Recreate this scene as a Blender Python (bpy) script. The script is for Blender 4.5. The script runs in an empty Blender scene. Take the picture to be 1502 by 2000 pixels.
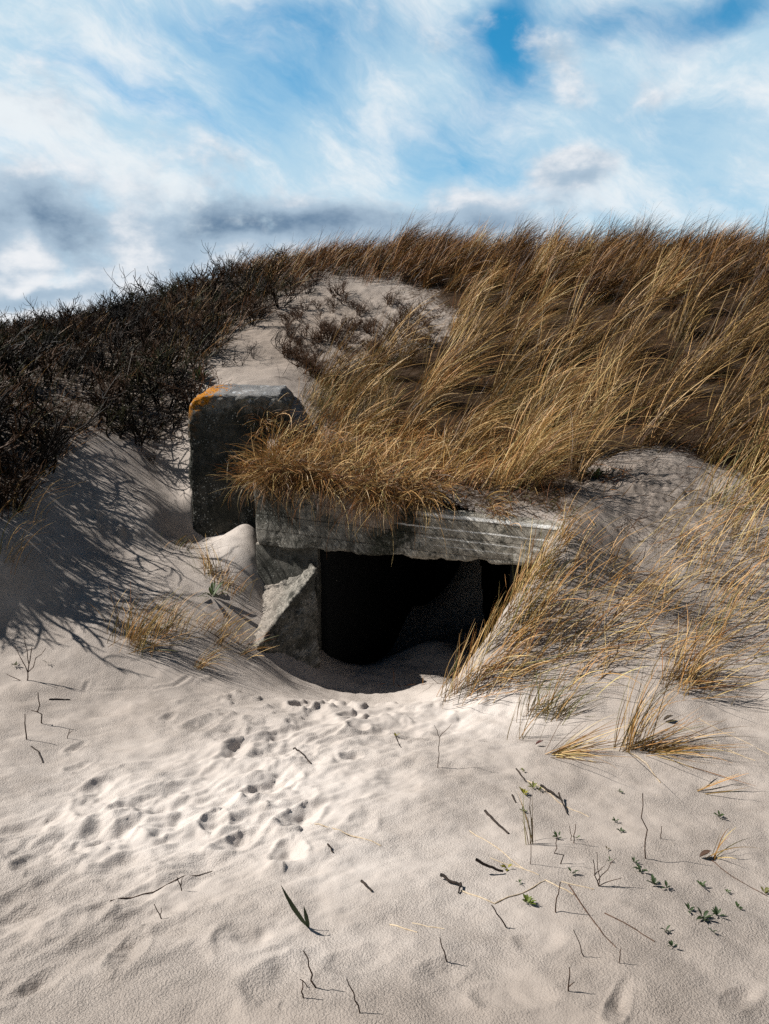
import bpy, bmesh, math, random
import numpy as np
from mathutils import Vector, Matrix, noise as mnoise

scene = bpy.context.scene
COL = scene.collection
F = 1500.0                      # focal length in photo pixels
CX, CY = 751.0, 1000.0
EYE = 1.70
PITCH = math.radians(9.5)
CP, SP = math.cos(PITCH), math.sin(PITCH)

# ------------------------------------------------------------------ helpers: photo <-> world
def ray(px, py):
    a = (px - CX) / F; b = -(py - CY) / F
    return np.array([a, CP + b * SP, b * CP - SP])

def at(px, py, Y):
    d = ray(px, py); t = Y / d[1]
    return np.array([d[0] * t, Y, EYE + d[2] * t])

def project(P):
    P = np.asarray(P, float)
    x, y, z = P[..., 0], P[..., 1], P[..., 2] - EYE
    dep = y * CP - z * SP
    up = y * SP + z * CP
    dep = np.where(dep < 0.05, 0.05, dep)
    return CX + F * x / dep, CY - F * up / dep

# ------------------------------------------------------------------ helpers: numpy noise
def _hash(ix, iy, iz, seed):
    h = (ix.astype(np.int64) * 374761393 + iy.astype(np.int64) * 668265263 + iz.astype(np.int64) * 1440662683 + seed * 974634777) & 0xFFFFFFFF
    h = ((h ^ (h >> 13)) * 1274126177) & 0xFFFFFFFF
    h = (h ^ (h >> 16)) & 0xFFFFFFFF
    return h.astype(np.float64) / 4294967295.0

def vnoise2(x, y, seed=0):
    ix = np.floor(x); iy = np.floor(y)
    fx = x - ix; fy = y - iy
    ux = fx * fx * fx * (fx * (fx * 6 - 15) + 10); uy = fy * fy * fy * (fy * (fy * 6 - 15) + 10)
    z0 = np.zeros_like(ix)
    a = _hash(ix, iy, z0, seed); b = _hash(ix + 1, iy, z0, seed)
    c = _hash(ix, iy + 1, z0, seed); d = _hash(ix + 1, iy + 1, z0, seed)
    return ((a + (b - a) * ux) * (1 - uy) + (c + (d - c) * ux) * uy) * 2 - 1

def fbm2(x, y, oct=4, seed=0, gain=0.5):
    s = 0; amp = 1.0; tot = 0
    for o in range(oct):
        c, sn = math.cos(0.6 * o + 0.3), math.sin(0.6 * o + 0.3)
        s = s + amp * vnoise2((x * c - y * sn) * 2 ** o, (x * sn + y * c) * 2 ** o, seed + o * 17)
        tot += amp; amp *= gain
    return s / tot

def sstep(a, b, x):
    t = np.clip((x - a) / (b - a), 0, 1)
    return t * t * (3 - 2 * t)

def in_poly(px, py, poly):
    inside = np.zeros(px.shape, bool)
    n = len(poly)
    for i in range(n):
        x1, y1 = poly[i]; x2, y2 = poly[(i + 1) % n]
        c = ((y1 > py) != (y2 > py)) & (px < (x2 - x1) * (py - y1) / (y2 - y1 + 1e-12) + x1)
        inside ^= c
    return inside

# ------------------------------------------------------------------ helpers: objects
def tag(o, label=None, cat=None, group=None, kind=None):
    if label: o['label'] = label
    if cat: o['category'] = cat
    if group: o['group'] = group
    if kind: o['kind'] = kind
    return o

def mesh_np(name, verts, quads, mat, cols=None, extra=None, smooth=True, parent=None, tris=None, link=True):
    me = bpy.data.meshes.new(name)
    verts = np.ascontiguousarray(verts, np.float32); quads = np.ascontiguousarray(quads, np.int32)
    nq = len(quads); k = quads.shape[1]
    me.vertices.add(len(verts)); me.vertices.foreach_set('co', verts.ravel())
    me.loops.add(nq * k); me.loops.foreach_set('vertex_index', quads.ravel())
    me.polygons.add(nq)
    me.polygons.foreach_set('loop_start', np.arange(0, nq * k, k, dtype=np.int32))
    me.polygons.foreach_set('loop_total', np.full(nq, k, np.int32))
    me.polygons.foreach_set('use_smooth', np.full(nq, smooth, bool))
    me.update(calc_edges=True)
    if cols is not None:
        a = me.color_attributes.new('col', 'FLOAT_COLOR', 'POINT')
        c4 = np.ones((len(verts), 4), np.float32); c4[:, :3] = cols
        a.data.foreach_set('color', c4.ravel())
    if extra is not None:
        for nm, arr in extra.items():
            a = me.attributes.new(nm, 'FLOAT', 'POINT')
            a.data.foreach_set('value', np.ascontiguousarray(arr, np.float32))
    me.materials.append(mat)
    o = bpy.data.objects.new(name, me)
    if link: COL.objects.link(o)
    if parent: o.parent = parent
    return o

def empty(name, loc=(0, 0, 0), label=None, cat=None, group=None):
    o = bpy.data.objects.new(name, None)
    o.empty_display_size = 0.1
    o.location = loc
    COL.objects.link(o)
    return tag(o, label, cat, group)

# ------------------------------------------------------------------ helpers: shader nodes
class NB:
    """tiny node builder"""
    def __init__(self, tree): self.t = tree
    def n(self, kind, **kw):
        nd = self.t.nodes.new(kind)
        for k, v in kw.items(): setattr(nd, k, v)
        return nd
    def put(self, sock, v):
        if isinstance(v, bpy.types.NodeSocket): self.t.links.new(v, sock)
        elif v is not None: sock.default_value = v
    def m(self, op, a, b=None, c=None, clamp=False):
        nd = self.n('ShaderNodeMath', operation=op, use_clamp=clamp)
        self.put(nd.inputs[0], a)
        if b is not None: self.put(nd.inputs[1], b)
        if c is not None: self.put(nd.inputs[2], c)
        return nd.outputs[0]
    def add(self, a, b): return self.m('ADD', a, b)
    def sub(self, a, b): return self.m('SUBTRACT', a, b)
    def mul(self, a, b): return self.m('MULTIPLY', a, b)
    def ss(self, x, lo, hi, a=0.0, b=1.0):
        nd = self.n('ShaderNodeMapRange', interpolation_type='SMOOTHSTEP')
        self.put(nd.inputs[0], x)
        for i, v in enumerate((lo, hi, a, b)): self.put(nd.inputs[i + 1], v)
        return nd.outputs[0]
    def noise(self, vec, scale, detail=4, rough=0.55, dist=0.0):
        nd = self.n('ShaderNodeTexNoise')
        self.put(nd.inputs['Vector'], vec)
        nd.inputs['Scale'].default_value = scale; nd.inputs['Detail'].default_value = detail
        nd.inputs['Roughness'].default_value = rough; nd.inputs['Distortion'].default_value = dist
        return nd.outputs[0]
    def vor(self, vec, scale, feature='F1', rand=1.0):
        nd = self.n('ShaderNodeTexVoronoi', feature=feature)
        self.put(nd.inputs['Vector'], vec); nd.inputs['Scale'].default_value = scale
        nd.inputs['Randomness'].default_value = rand
        return nd.outputs['Distance']
    def mix(self, f, a, b):
        nd = self.n('ShaderNodeMix', data_type='RGBA')
        self.put(nd.inputs[0], f)
        self.put(nd.inputs[6], a if isinstance(a, bpy.types.NodeSocket) else (*a, 1.0))
        self.put(nd.inputs[7], b if isinstance(b, bpy.types.NodeSocket) else (*b, 1.0))
        return nd.outputs[2]
    def xyz(self, x, y, z):
        nd = self.n('ShaderNodeCombineXYZ')
        for i, v in enumerate((x, y, z)): self.put(nd.inputs[i], v)
        return nd.outputs[0]
    def sep(self, v):
        nd = self.n('ShaderNodeSeparateXYZ'); self.put(nd.inputs[0], v)
        return nd.outputs
    def gauss(self, x, y, cx, cy, sx, sy, rot=0.0):
        dx = self.sub(x, cx); dy = self.sub(y, cy)
        if rot:
            c, s = math.cos(rot), math.sin(rot)
            u = self.add(self.mul(dx, c), self.mul(dy, s)); v = self.sub(self.mul(dy, c), self.mul(dx, s))
        else: u, v = dx, dy
        u = self.mul(u, 1 / sx); v = self.mul(v, 1 / sy)
        r2 = self.add(self.mul(u, u), self.mul(v, v))
        return self.m('EXPONENT', self.mul(r2, -1.0))
    def bump(self, h, strength, dist, normal=None):
        nd = self.n('ShaderNodeBump')
        nd.inputs['Strength'].default_value = strength; self.put(nd.inputs['Distance'], dist)
        self.put(nd.inputs['Height'], h)
        if normal is not None: self.put(nd.inputs['Normal'], normal)
        return nd.outputs[0]

def new_mat(name):
    m = bpy.data.materials.new(name); m.use_nodes = True
    t = m.node_tree; t.nodes.clear()
    b = NB(t)
    out = b.n('ShaderNodeOutputMaterial')
    return m, b, out

def principled(b, out, col, rough=0.9, normal=None, spec=0.15):
    p = b.n('ShaderNodeBsdfPrincipled')
    b.put(p.inputs['Base Color'], col if isinstance(col, bpy.types.NodeSocket) else (*col, 1.0))
    b.put(p.inputs['Roughness'], rough)
    p.inputs['Specular IOR Level'].default_value = spec
    if normal is not None: b.put(p.inputs['Normal'], normal)
    b.t.links.new(p.outputs[0], out.inputs['Surface'])
    return p

# ------------------------------------------------------------------ materials
def mat_sand():
    m, b, out = new_mat('sand')
    tc = b.n('ShaderNodeTexCoord').outputs['Object']
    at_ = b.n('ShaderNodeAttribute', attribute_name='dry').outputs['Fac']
    litter_shade = b.n('ShaderNodeAttribute', attribute_name='litter_shade').outputs['Fac']
    big = b.noise(tc, 1.3, 5, 0.6)
    mid = b.noise(tc, 9.0, 5, 0.6)
    fine = b.noise(tc, 420.0, 2, 0.7)
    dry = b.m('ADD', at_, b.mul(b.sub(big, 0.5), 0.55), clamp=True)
    col = b.mix(b.ss(at_, 0.12, -0.45), (0.358, 0.312, 0.276), (0.215, 0.172, 0.138))  # damp sand and painted-in shade where the value turns negative
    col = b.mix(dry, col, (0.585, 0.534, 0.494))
    col = b.mix(b.ss(mid, 0.35, 0.75, 0, 0.20), col, (0.30, 0.25, 0.21))
    # single grains, light and dark
    col = b.mix(b.ss(fine, 0.60, 0.75, 0, 0.45), col, (0.16, 0.125, 0.10))
    col = b.mix(b.ss(fine, 0.40, 0.25, 0, 0.35), col, (0.66, 0.60, 0.54))
    # plant litter between the tussocks, darkened to stand in for shaded gaps
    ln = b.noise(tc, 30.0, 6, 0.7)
    lf = b.ss(b.add(litter_shade, b.mul(b.sub(ln, 0.5), 1.6)), 0.25, 0.75)
    lf = b.mul(lf, b.ss(litter_shade, 0.0, 0.15))
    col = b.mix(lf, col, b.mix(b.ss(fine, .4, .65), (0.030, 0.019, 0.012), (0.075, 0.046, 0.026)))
    # rain-pitted crust, fading where the sand is loose
    pit = b.noise(tc, 150.0, 3, 0.6)
    pit2 = b.noise(tc, 330.0, 3, 0.7)
    v = b.vor(tc, 120.0)
    h = b.add(b.mul(b.ss(pit, 0.3, 0.7), 0.9), b.add(b.mul(pit2, 0.55), b.mul(v, 0.22)))
    crust = b.ss(dry, 0.15, 0.95, 1.0, 0.30)
    h = b.add(b.mul(h, crust), b.mul(b.noise(tc, 24.0, 5, 0.6), 0.55))
    n1 = b.bump(h, 1.0, b.ss(b.add(b.mul(big, .5), b.mul(b.noise(tc, 3.4, 5, .6), .5)), .38, .62, 0.0008, 0.0050))
    n2 = b.bump(fine, 0.5, 0.0018, n1)
    patchy = b.noise(tc, 2.6, 6, 0.65)
    col = b.mix(b.ss(patchy, 0.52, 0.70, 0, 0.22), col, (0.23, 0.19, 0.16))
    principled(b, out, col, 0.95, n2, 0.08)
    return m

def mat_concrete(name, kind):
    """weathered bunker concrete. Object coordinates are world coordinates"""
    m, b, out = new_mat(name)
    tc = b.n('ShaderNodeTexCoord').outputs['Object']
    x, y, z = b.sep(tc)
    n1 = b.noise(tc, 3.2, 6, 0.62)
    n2 = b.noise(tc, 17.0, 6, 0.65)
    n3 = b.noise(tc, 70.0, 4, 0.7)
    col = b.mix(b.ss(n2, 0.3, 0.72), (0.13, 0.122, 0.105), (0.36, 0.34, 0.30))
    col = b.mix(b.ss(n1, 0.42, 0.60, 0, 0.85), col, (0.045, 0.046, 0.038))
    blot = b.noise(tc, 11.0, 5, 0.75)
    col = b.mix(b.ss(blot, 0.54, 0.62, 0, 0.8), col, (0.032, 0.033, 0.027))
    # dark algae drips
    drip = b.noise(b.xyz(b.mul(x, 9.0), b.mul(y, 9.0), b.mul(z, 1.3)), 1.0, 5, 0.6)
    col = b.mix(b.ss(drip, 0.52, 0.70, 0, 0.7), col, (0.035, 0.036, 0.030))
    # pale lichen discs and speckles
    vv = b.vor(tc, 42.0)
    sp = b.mul(b.ss(vv, 0.30, 0.16), b.ss(b.noise(tc, 6.0, 3), 0.46, 0.60))
    col = b.mix(b.mul(sp, 0.8), col, (0.52, 0.52, 0.47))
    sp2 = b.mul(b.ss(b.vor(tc, 120.0), 0.28, 0.12), b.ss(n1, 0.40, 0.55))
    col = b.mix(b.mul(sp2, 0.7), col, (0.48, 0.48, 0.44))
    bands = None
    if kind == 'lintel':
        # blackish moss curtain crossing the face, then paler clean concrete right of it
        u = b.add(x, b.mul(b.sub(n2, 0.5), 0.25))
        w = b.add(u, b.mul(b.sub(z, 0.6), -0.55))
        pale = b.ss(w, 0.18, 0.30)
        col = b.mix(b.mul(pale, b.ss(blot, .62, .50, .15, .72)), col, b.mix(b.ss(n2, 0.35, 0.7), (0.30, 0.27, 0.22), (0.54, 0.50, 0.43)))
        moss = b.mul(b.ss(w, -0.16, 0.02), b.ss(w, 0.26, 0.14))
        col = b.mix(b.mul(moss, b.ss(n3, 0.30, 0.52, 0.25, 0.95)), col, (0.022, 0.024, 0.016))
        # sand washed over the middle of the face from above
        q = b.gauss(x, z, -0.22, 0.80, 0.36, 0.20, -0.25)
        sand = b.ss(b.add(q, b.mul(b.sub(n2, 0.5), 0.7)), 0.34, 0.60)
        col = b.mix(b.mul(sand, 0.85), col, (0.30, 0.25, 0.21))
        # white lime and sunlit ledges painted along the board joints, which fall slightly to the right
        lx = b.add(z, b.mul(x, 0.045))
        rag = b.mul(b.sub(b.noise(tc, 26.0, 3), 0.5), 0.018)
        for zz, wdt, x0, amt in ((0.772, 0.010, 0.20, 1.0), (0.678, 0.0045, 0.05, 0.9), (0.606, 0.004, 0.22, 0.75), (0.552, 0.003, 0.30, 0.5)):
            dl = b.m('ABSOLUTE', b.add(b.sub(lx, zz), rag))
            ln = b.mul(b.ss(dl, wdt * 1.7, wdt * 0.5), b.ss(b.noise(tc, 5.0, 3), 0.28, 0.44))
            ln = b.mul(ln, b.ss(x, x0, x0 + 0.12))
            col = b.mix(b.mul(ln, amt), col, (0.80, 0.79, 0.76))
        bands = b.m('ABSOLUTE', b.sub(b.m('FRACT', b.mul(lx, 8.0)), 0.5))
        yel = b.mul(b.ss(b.noise(tc, 13.0, 3), 0.70, 0.76), b.ss(z, 0.62, 0.45))
        col = b.mix(b.mul(yel, 0.8), col, (0.36, 0.26, 0.02))
    if kind == 'flank':
        corner = b.gauss(x, z, -1.66, 1.58, 0.26, 0.13, 0.5)
        cl = b.noise(tc, 24.0, 5, 0.75)
        orange = b.ss(b.add(b.mul(corner, 0.62), b.mul(b.sub(cl, 0.5), 2.4)), 0.34, 0.52)
        ocol = b.mix(b.ss(n3, 0.35, 0.65), (0.34, 0.11, 0.006), (0.56, 0.25, 0.025))
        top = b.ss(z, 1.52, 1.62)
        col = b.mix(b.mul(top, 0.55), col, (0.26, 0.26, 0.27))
        # dark crack along the top and pale scab
        col = b.mix(orange, col, ocol)
        edge = b.mul(b.ss(x, -1.60, -1.70), b.ss(b.noise(tc, 20.0, 4), 0.42, 0.58))
        edge = b.mul(edge, b.ss(z, 1.15, 1.45))
        col = b.mix(b.mul(edge, 0.9), col, ocol)
        wh = b.mul(b.ss(b.noise(tc, 9.0, 5, 0.7), 0.58, 0.66), b.ss(z, 1.48, 1.56))
        col = b.mix(b.mul(wh, 0.75), col, (0.62, 0.64, 0.66))
        bands = b.m('ABSOLUTE', b.sub(b.m('FRACT', b.mul(z, 4.2)), 0.5))
        col = b.mix(b.mul(b.ss(bands, 0.485, 0.499, 0, 0.4), b.ss(n2, .45, .6)), col, (0.03, 0.03, 0.03))
        col = b.mix(b.mul(b.ss(z, 1.50, 1.40), .72), col, (0.030, 0.032, 0.027))  # shade on the wall face put into the colour, top kept paler
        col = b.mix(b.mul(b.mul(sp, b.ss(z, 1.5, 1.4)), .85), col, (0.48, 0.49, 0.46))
        bands = b.mul(bands, .92)
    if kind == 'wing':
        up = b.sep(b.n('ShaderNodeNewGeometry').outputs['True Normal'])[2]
        col = b.mix(0.5, col, (0.05, 0.05, 0.044))  # shaded faces darkened in the base colour
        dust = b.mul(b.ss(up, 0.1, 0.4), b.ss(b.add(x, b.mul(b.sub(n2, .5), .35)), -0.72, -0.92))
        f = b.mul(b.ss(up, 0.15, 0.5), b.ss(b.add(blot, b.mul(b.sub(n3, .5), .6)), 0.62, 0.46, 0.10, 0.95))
        col = b.mix(f, col, b.mix(b.ss(n3, 0.35, 0.65), (0.16, 0.15, 0.13), (0.44, 0.41, 0.36)))  # sunlit slope painted paler than the shaded faces
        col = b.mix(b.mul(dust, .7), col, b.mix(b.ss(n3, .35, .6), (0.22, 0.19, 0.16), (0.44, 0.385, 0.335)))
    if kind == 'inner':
        col = b.mix(0.985, col, (0.008, 0.009, 0.010))  # darkness of the room put into the wall colour
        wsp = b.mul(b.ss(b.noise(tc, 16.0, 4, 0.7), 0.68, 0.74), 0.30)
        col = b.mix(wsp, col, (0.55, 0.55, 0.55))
    h = b.add(b.mul(n2, 0.40), b.add(b.mul(n3, 0.45), b.mul(b.noise(tc, 190.0, 3, 0.7), 0.30)))
    h = b.sub(h, b.mul(b.ss(b.vor(tc, 55.0), 0.22, 0.08), 0.35))
    if bands is not None:
        h = b.sub(h, b.mul(b.ss(bands, 0.46, 0.5), 0.7))
    nn = b.bump(h, 1.0, 0.024)
    principled(b, out, col, 0.92, nn, 0.15)
    return m

def mat_blade(name, transl=0.14, spec=0.25):
    m, b, out = new_mat(name)
    c = b.n('ShaderNodeVertexColor', layer_name='col').outputs[0]
    p = b.n('ShaderNodeBsdfPrincipled')
    b.put(p.inputs['Base Color'], c); p.inputs['Roughness'].default_value = 0.5
    p.inputs['Specular IOR Level'].default_value = spec
    tr = b.n('ShaderNodeBsdfTranslucent'); b.put(tr.inputs[0], c)
    mx = b.n('ShaderNodeMixShader'); mx.inputs[0].default_value = transl
    b.t.links.new(p.outputs[0], mx.inputs[1]); b.t.links.new(tr.outputs[0], mx.inputs[2])
    b.t.links.new(mx.outputs[0], out.inputs['Surface'])
    return m

def mat_bark(name, c0, c1):
    m, b, out = new_mat(name)
    tc = b.n('ShaderNodeTexCoord').outputs['Object']
    n = b.noise(tc, 60.0, 4, 0.65)
    col = b.mix(b.ss(n, 0.35, 0.65), c0, c1)
    principled(b, out, col, 0.8, b.bump(n, 0.6, 0.002), 0.25)
    return m

M_SAND = mat_sand()
M_LINTEL = mat_concrete('lintel_concrete', 'lintel')
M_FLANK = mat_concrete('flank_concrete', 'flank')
M_WING = mat_concrete('wing_concrete', 'wing')
M_INNER = mat_concrete('inner_concrete', 'inner')
M_BLADE = mat_blade('grass_blade')
M_LEAF = mat_blade('leaf', 0.25)
M_SCRUB = mat_blade('scrub_bark', 0.0, 0.06)
M_BARK = mat_bark('dark_bark', (0.010, 0.008, 0.007), (0.040, 0.028, 0.022))
M_TWIG = mat_bark('twig_bark', (0.03, 0.018, 0.012), (0.10, 0.055, 0.035))
M_STRAW = mat_bark('dry_straw', (0.38, 0.29, 0.19), (0.56, 0.46, 0.33))

# ------------------------------------------------------------------ terrain
LB = at(500, 1070, 6.05); RB = at(1108, 1112, 5.14)
LT = at(494, 945, 6.08); RT = at(1108, 1028, 5.17)
XA = LB[0]; XR = RB[0]
WL = at(370, 900, 6.80); XL = WL[0]
YW = 6.80
def ycut(x):
    return np.where(x < XA, YW, LB[1] + (RB[1] - LB[1]) * (np.clip(x, XA, XR) - XA) / (XR - XA))
def qbump(x, y): return np.ones_like(x)      # 1 = on top of the buried bunker, 0 = the lower sand in front of it

CTRL = []
def c(px, py, Y, q=0): p = at(px, py, Y); CTRL.append((p[0], p[1], q, p[2]))
def w(x, y, z, q=0): CTRL.append((x, y, q, z))
# foreground
for px, py, Y in [(751,2000,1.75),(0,2000,1.78),(1502,2000,1.80),(-700,2000,1.8),(2200,2000,1.85),
                  (751,1700,2.55),(150,1700,2.55),(1350,1700,2.62),(-500,1700,2.5),(2000,1700,2.7),
                  (751,1500,3.5),(300,1500,3.45),(0,1480,3.5),(1150,1500,3.55),(1480,1500,3.5),(-500,1450,3.4),(2000,1480,3.5),
                  (751,1405,4.25),(560,1400,4.25),(400,1400,4.15),(930,1395,4.3),(1040,1400,4.2),(200,1380,4.25),(40,1380,4.1),(1230,1470,3.72),(1440,1400,4.1),
                  (640,1372,4.62),(740,1378,4.62),(820,1372,4.62),(885,1375,4.5)]: c(px, py, Y)
# hollow and floor of the room
for x, y, z in [(-0.35,5.10,-.52),(0.05,5.05,-.56),(0.32,5.0,-.50),(-0.1,5.6,-.60),(0.3,5.5,-.58),(.55,5.18,-.44),(.78,5.32,-.36),(.86,5.6,-.44),(.55,5.5,-.54),(.6,6.0,-.56),(.92,6.2,-.52),(.9,7.0,-.56),(.9,8.5,-.6),(-.5,8.5,-.62),(1.15,6.3,-.5),(1.15,7.4,-.55),(1.1,9.5,-.6),(0,9.5,-.65),(-.7,7,-.6),(-.8,9.5,-.6),(0,8.0,-.6)]: w(x, y, z)
c(625,1325,5.55); c(560,1312,5.42); c(500,1285,5.28); c(790,1275,6.3); c(640,1290,6.5); c(850,1250,6.4); c(760,1262,7.4); c(640,1262,7.4)
# right bank beside the opening
c(905,1335,4.62); c(945,1262,4.80); c(1000,1165,4.97); c(1060,1100,5.05); c(1110,1052,5.10); c(1135,1028,5.20); w(1.10,5.24,.58); w(1.19,5.09,.64); w(1.26,5.17,.75); w(1.36,5.30,.79); w(.98,5.22,.30)
c(1050,1290,4.65); c(1130,1180,4.86); c(1250,1120,5.12); c(1200,1040,5.4); c(1250,960,6.0); c(1150,955,5.95); c(1330,1325,4.35); c(1200,1330,4.4)
c(1450,1200,4.95); c(1450,1050,5.75); c(1400,930,6.5); c(1300,880,6.65); c(1480,830,7.3); c(1900,1000,5.7); c(1900,1250,4.6)
# left slopes
c(0,1200,4.95); c(200,1250,4.85); c(330,1200,5.3); c(440,1200,5.55); c(440,1100,6.05); c(430,1050,6.45); c(485,1016,6.72); c(489,1048,6.44); c(492,1092,6.16); c(380,1062,6.62); c(385,1054,6.76); c(420,1052,6.74); c(455,1034,6.74)
c(505,1168,5.93); c(524,1195,5.84); c(522,1228,5.62); c(505,1248,5.54); c(340,1050,6.4); c(250,1080,6.0); c(150,1000,6.1); c(80,1050,5.5); c(0,1090,5.10); c(0,950,5.9); c(60,880,6.5); c(150,850,7.0); c(260,860,7.3); c(330,850,7.5)
c(300,1000,6.4); c(250,960,6.6); c(355,960,7.0); c(355,900,7.25); c(-250,1000,4.9); c(-250,1250,4.5); c(-500,900,5.2)
c(100,730,8.3); c(0,740,7.8); c(300,720,8.6); c(200,660,10.2); c(0,690,10.6); c(-300,760,8.5); c(-300,720,11)
c(330,620,11.2); c(450,545,12.0); c(420,700,8.9); c(360,760,8.1)
w(-2.15,7.6,1.30); w(-2.0,7.25,.95)
# behind the concrete
Q = 1
w(-1.45,7.40,1.63,Q); w(-1.20,7.36,1.64,Q); w(-1.3,6.95,1.28,Q); w(-0.9,6.5,1.10,Q); w(-0.85,7.1,1.42,Q)
w(-1.0,6.22,.96,Q); w(-.5,6.05,.95,Q); w(0.2,5.78,.90,Q); w(.8,5.52,.83,Q); w(-.6,5.95,.92,Q); w(.5,5.55,.84,Q); w(1.12,5.36,.80,Q); w(1.24,5.42,.79); w(1.25,5.7,.90)
for px, py, Y in [(600,880,6.7),(750,890,6.6),(900,890,6.5),(1000,945,6.1),(1090,900,6.7),(650,780,7.85),(560,720,8.2),(800,760,7.8)]: c(px, py, Y, Q)
for px, py, Y in [(600,700,9.0),(740,640,9.8),(700,600,10.5),(860,640,9.8),(560,560,11.3),(620,510,12),(800,500,12.1),(1000,500,12),(1000,620,10),(1000,760,8.2),(1200,700,8.6),(1200,560,10.6),
                  (1200,495,11.8),(1400,495,11.4),(1480,650,9.0),(1480,500,11.2),(1800,480,11.4),(1800,750,8),(2300,600,10)]: c(px, py, Y)
# far side of the dune and the plain round it
for x in (-12, -6, -2, 2, 6, 12): w(x, 17.5, 2.3 - .02 * abs(x)); w(x * 1.6, 26, .2)
for x in (-12, 12): w(x, 9, 2.2 if x > 0 else 1.7); w(x, 4, .6); w(x, 0, .2)
for x in (-6, 0, 6): w(x, -1, .2); w(x, -8, .1)
CT = np.array(CTRL)
_yc = ycut(CT[:, 0])
_hi = CT[:, 2] > 0
_lo = ~_hi & (CT[:, 0] > XL - .02) & (((CT[:, 0] < 1.02) & (CT[:, 1] > _yc - 1.5) & (CT[:, 1] < _yc + .06)) | ((CT[:, 3] < 0.1) & (CT[:, 1] > _yc - .6) & (CT[:, 1] < 10) & (CT[:, 0] < 1.3)))
def fit(sel):
    P = CT[sel][:, :2]; n = len(P)
    R = np.sqrt(((P[:, None] - P[None]) ** 2).sum(-1) + 0.0144) - np.eye(n) * 0.012
    A = np.zeros((n + 3, n + 3)); A[:n, :n] = R
    A[:n, n] = 1; A[:n, n + 1:] = P; A[n:, :n] = A[:n, n:].T
    return P, np.linalg.solve(A, np.concatenate([CT[sel][:, 3], np.zeros(3)]))
LOWF, HIGHF = fit(~_hi), fit(~_lo)

def rbf(x, y, model):
    P, W = model; n = len(P)
    out = np.empty(x.shape).ravel(); xf, yf = x.ravel(), y.ravel(); S = 20000
    for i in range(0, xf.size, S):
        X = np.stack([xf[i:i+S], yf[i:i+S]], 1)
        d2 = (X ** 2).sum(1)[:, None] + (P ** 2).sum(1)[None] - 2 * X @ P.T
        out[i:i+S] = np.sqrt(np.maximum(d2, 0) + 0.0144) @ W[:n] + W[n] + X @ W[n + 1:]
    return out.reshape(x.shape)

def base_h(x, y, q):
    x = np.asarray(x, float); y = np.asarray(y, float); shp = x.shape
    x = np.atleast_1d(x); y = np.atleast_1d(y); q = np.broadcast_to(np.atleast_1d(np.asarray(q, float)), x.shape)
    r = np.sqrt(x * x + (y - 4) ** 2)
    xs = np.clip(x, -40, 40); ys = np.clip(y, -20, 45)
    kk = .06 + .9 * np.maximum(np.maximum(x - XR, XL - x), 0)
    W = np.where((x > XL) & (x < XR), q, sstep(0, 1, (y - ycut(x) - .05 + kk) / (2 * kk)))
    h = np.zeros_like(x)
    a = W < 1; b_ = W > 0
    if a.any(): h[a] += (1 - W[a]) * rbf(xs[a], ys[a], LOWF)
    if b_.any(): h[b_] += W[b_] * rbf(xs[b_], ys[b_], HIGHF)
    k = sstep(14, 30, r)
    return (h * (1 - k) + (-1.2) * k).reshape(shp)

def ground_pt(px, py):
    d = ray(px, py); lo = 1.2
    ts = np.linspace(1.0, 16.0, 700)
    X, Y_, Z = d[0] * ts, d[1] * ts, EYE + d[2] * ts
    q = np.where((X > XL) & (X < XR) & (Y_ > ycut(X) + 0.08) & (Z > 0.62), qbump(X, Y_), 0.0)
    g = base_h(X, Y_, q)
    below = np.where(Z < g)[0]
    i = below[0] if len(below) else len(ts) - 1
    t = ts[i]
    return np.array([d[0] * t, d[1] * t, g[i]])

# footprints and scuffs: photo x, y, length m, width m, heading in photo degrees, depth m
PRINTS = [(530,1535,.30,.12,25,.050),(595,1590,.28,.12,35,.055),(500,1610,.26,.11,25,.035),(420,1605,.16,.10,70,.050),(340,1610,.24,.12,20,.040),
          (265,1570,.22,.08,25,.030),(235,1630,.22,.10,30,.035),(565,1665,.20,.12,80,.045),(470,1640,.24,.10,25,.040),(390,1690,.25,.11,15,.030),
          (255,1860,.20,.09,60,.030),(500,1840,.22,.13,10,.028),(600,1378,.20,.13,10,.100),(690,1395,.20,.10,15,.060),(545,1435,.34,.12,18,.050),(700,1425,.12,.09,0,.050),
          (690,1478,.13,.08,10,.050),(470,1452,.20,.08,20,.035),(640,1440,.30,.06,20,.035),(60,1610,.28,.09,15,.022),(55,1740,.26,.09,25,.026),(150,1660,.24,.10,20,.025),
          (160,1490,.16,.06,20,.020),(330,1400,.14,.07,35,.020),(30,1935,.20,.10,20,.020),(90,1905,.18,.08,20,.025),(560,1905,.26,.13,30,.022),(720,1870,.24,.10,20,.018),
          (150,1455,.16,.06,30,.028),(870,1905,.16,.09,20,.022),(1010,1960,.22,.09,15,.020),(1210,1965,.2,.05,70,.02),(1450,1950,.18,.06,40,.02),(1060,1850,.16,.10,20,.018),
          (705,1610,.24,.12,60,.020),(300,1740,.26,.08,20,.022),(180,1780,.26,.10,25,.022)]
PR = []
_r = np.random.default_rng(12)
for _ in range(46):
    t_ = _r.random(); PRINTS.append((620 - 560 * t_ + _r.normal(0, 55), 1420 + 260 * t_ + _r.normal(0, 60), _r.uniform(.18, .34), _r.uniform(.11, .18), _r.normal(25, 22), _r.uniform(.012, .030)))
for (px, py, L, W, a, dpt) in PRINTS:
    p = ground_pt(px, py)
    a = math.radians(a)
    p2 = ground_pt(px + 30 * math.cos(a), py - 30 * math.sin(a))
    hd = math.atan2(p2[1] - p[1], p2[0] - p[0])
    PR.append((p[0], p[1], L, W, hd, dpt))
_g = ground_pt(265, 1225)
GROOVE = None
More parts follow.
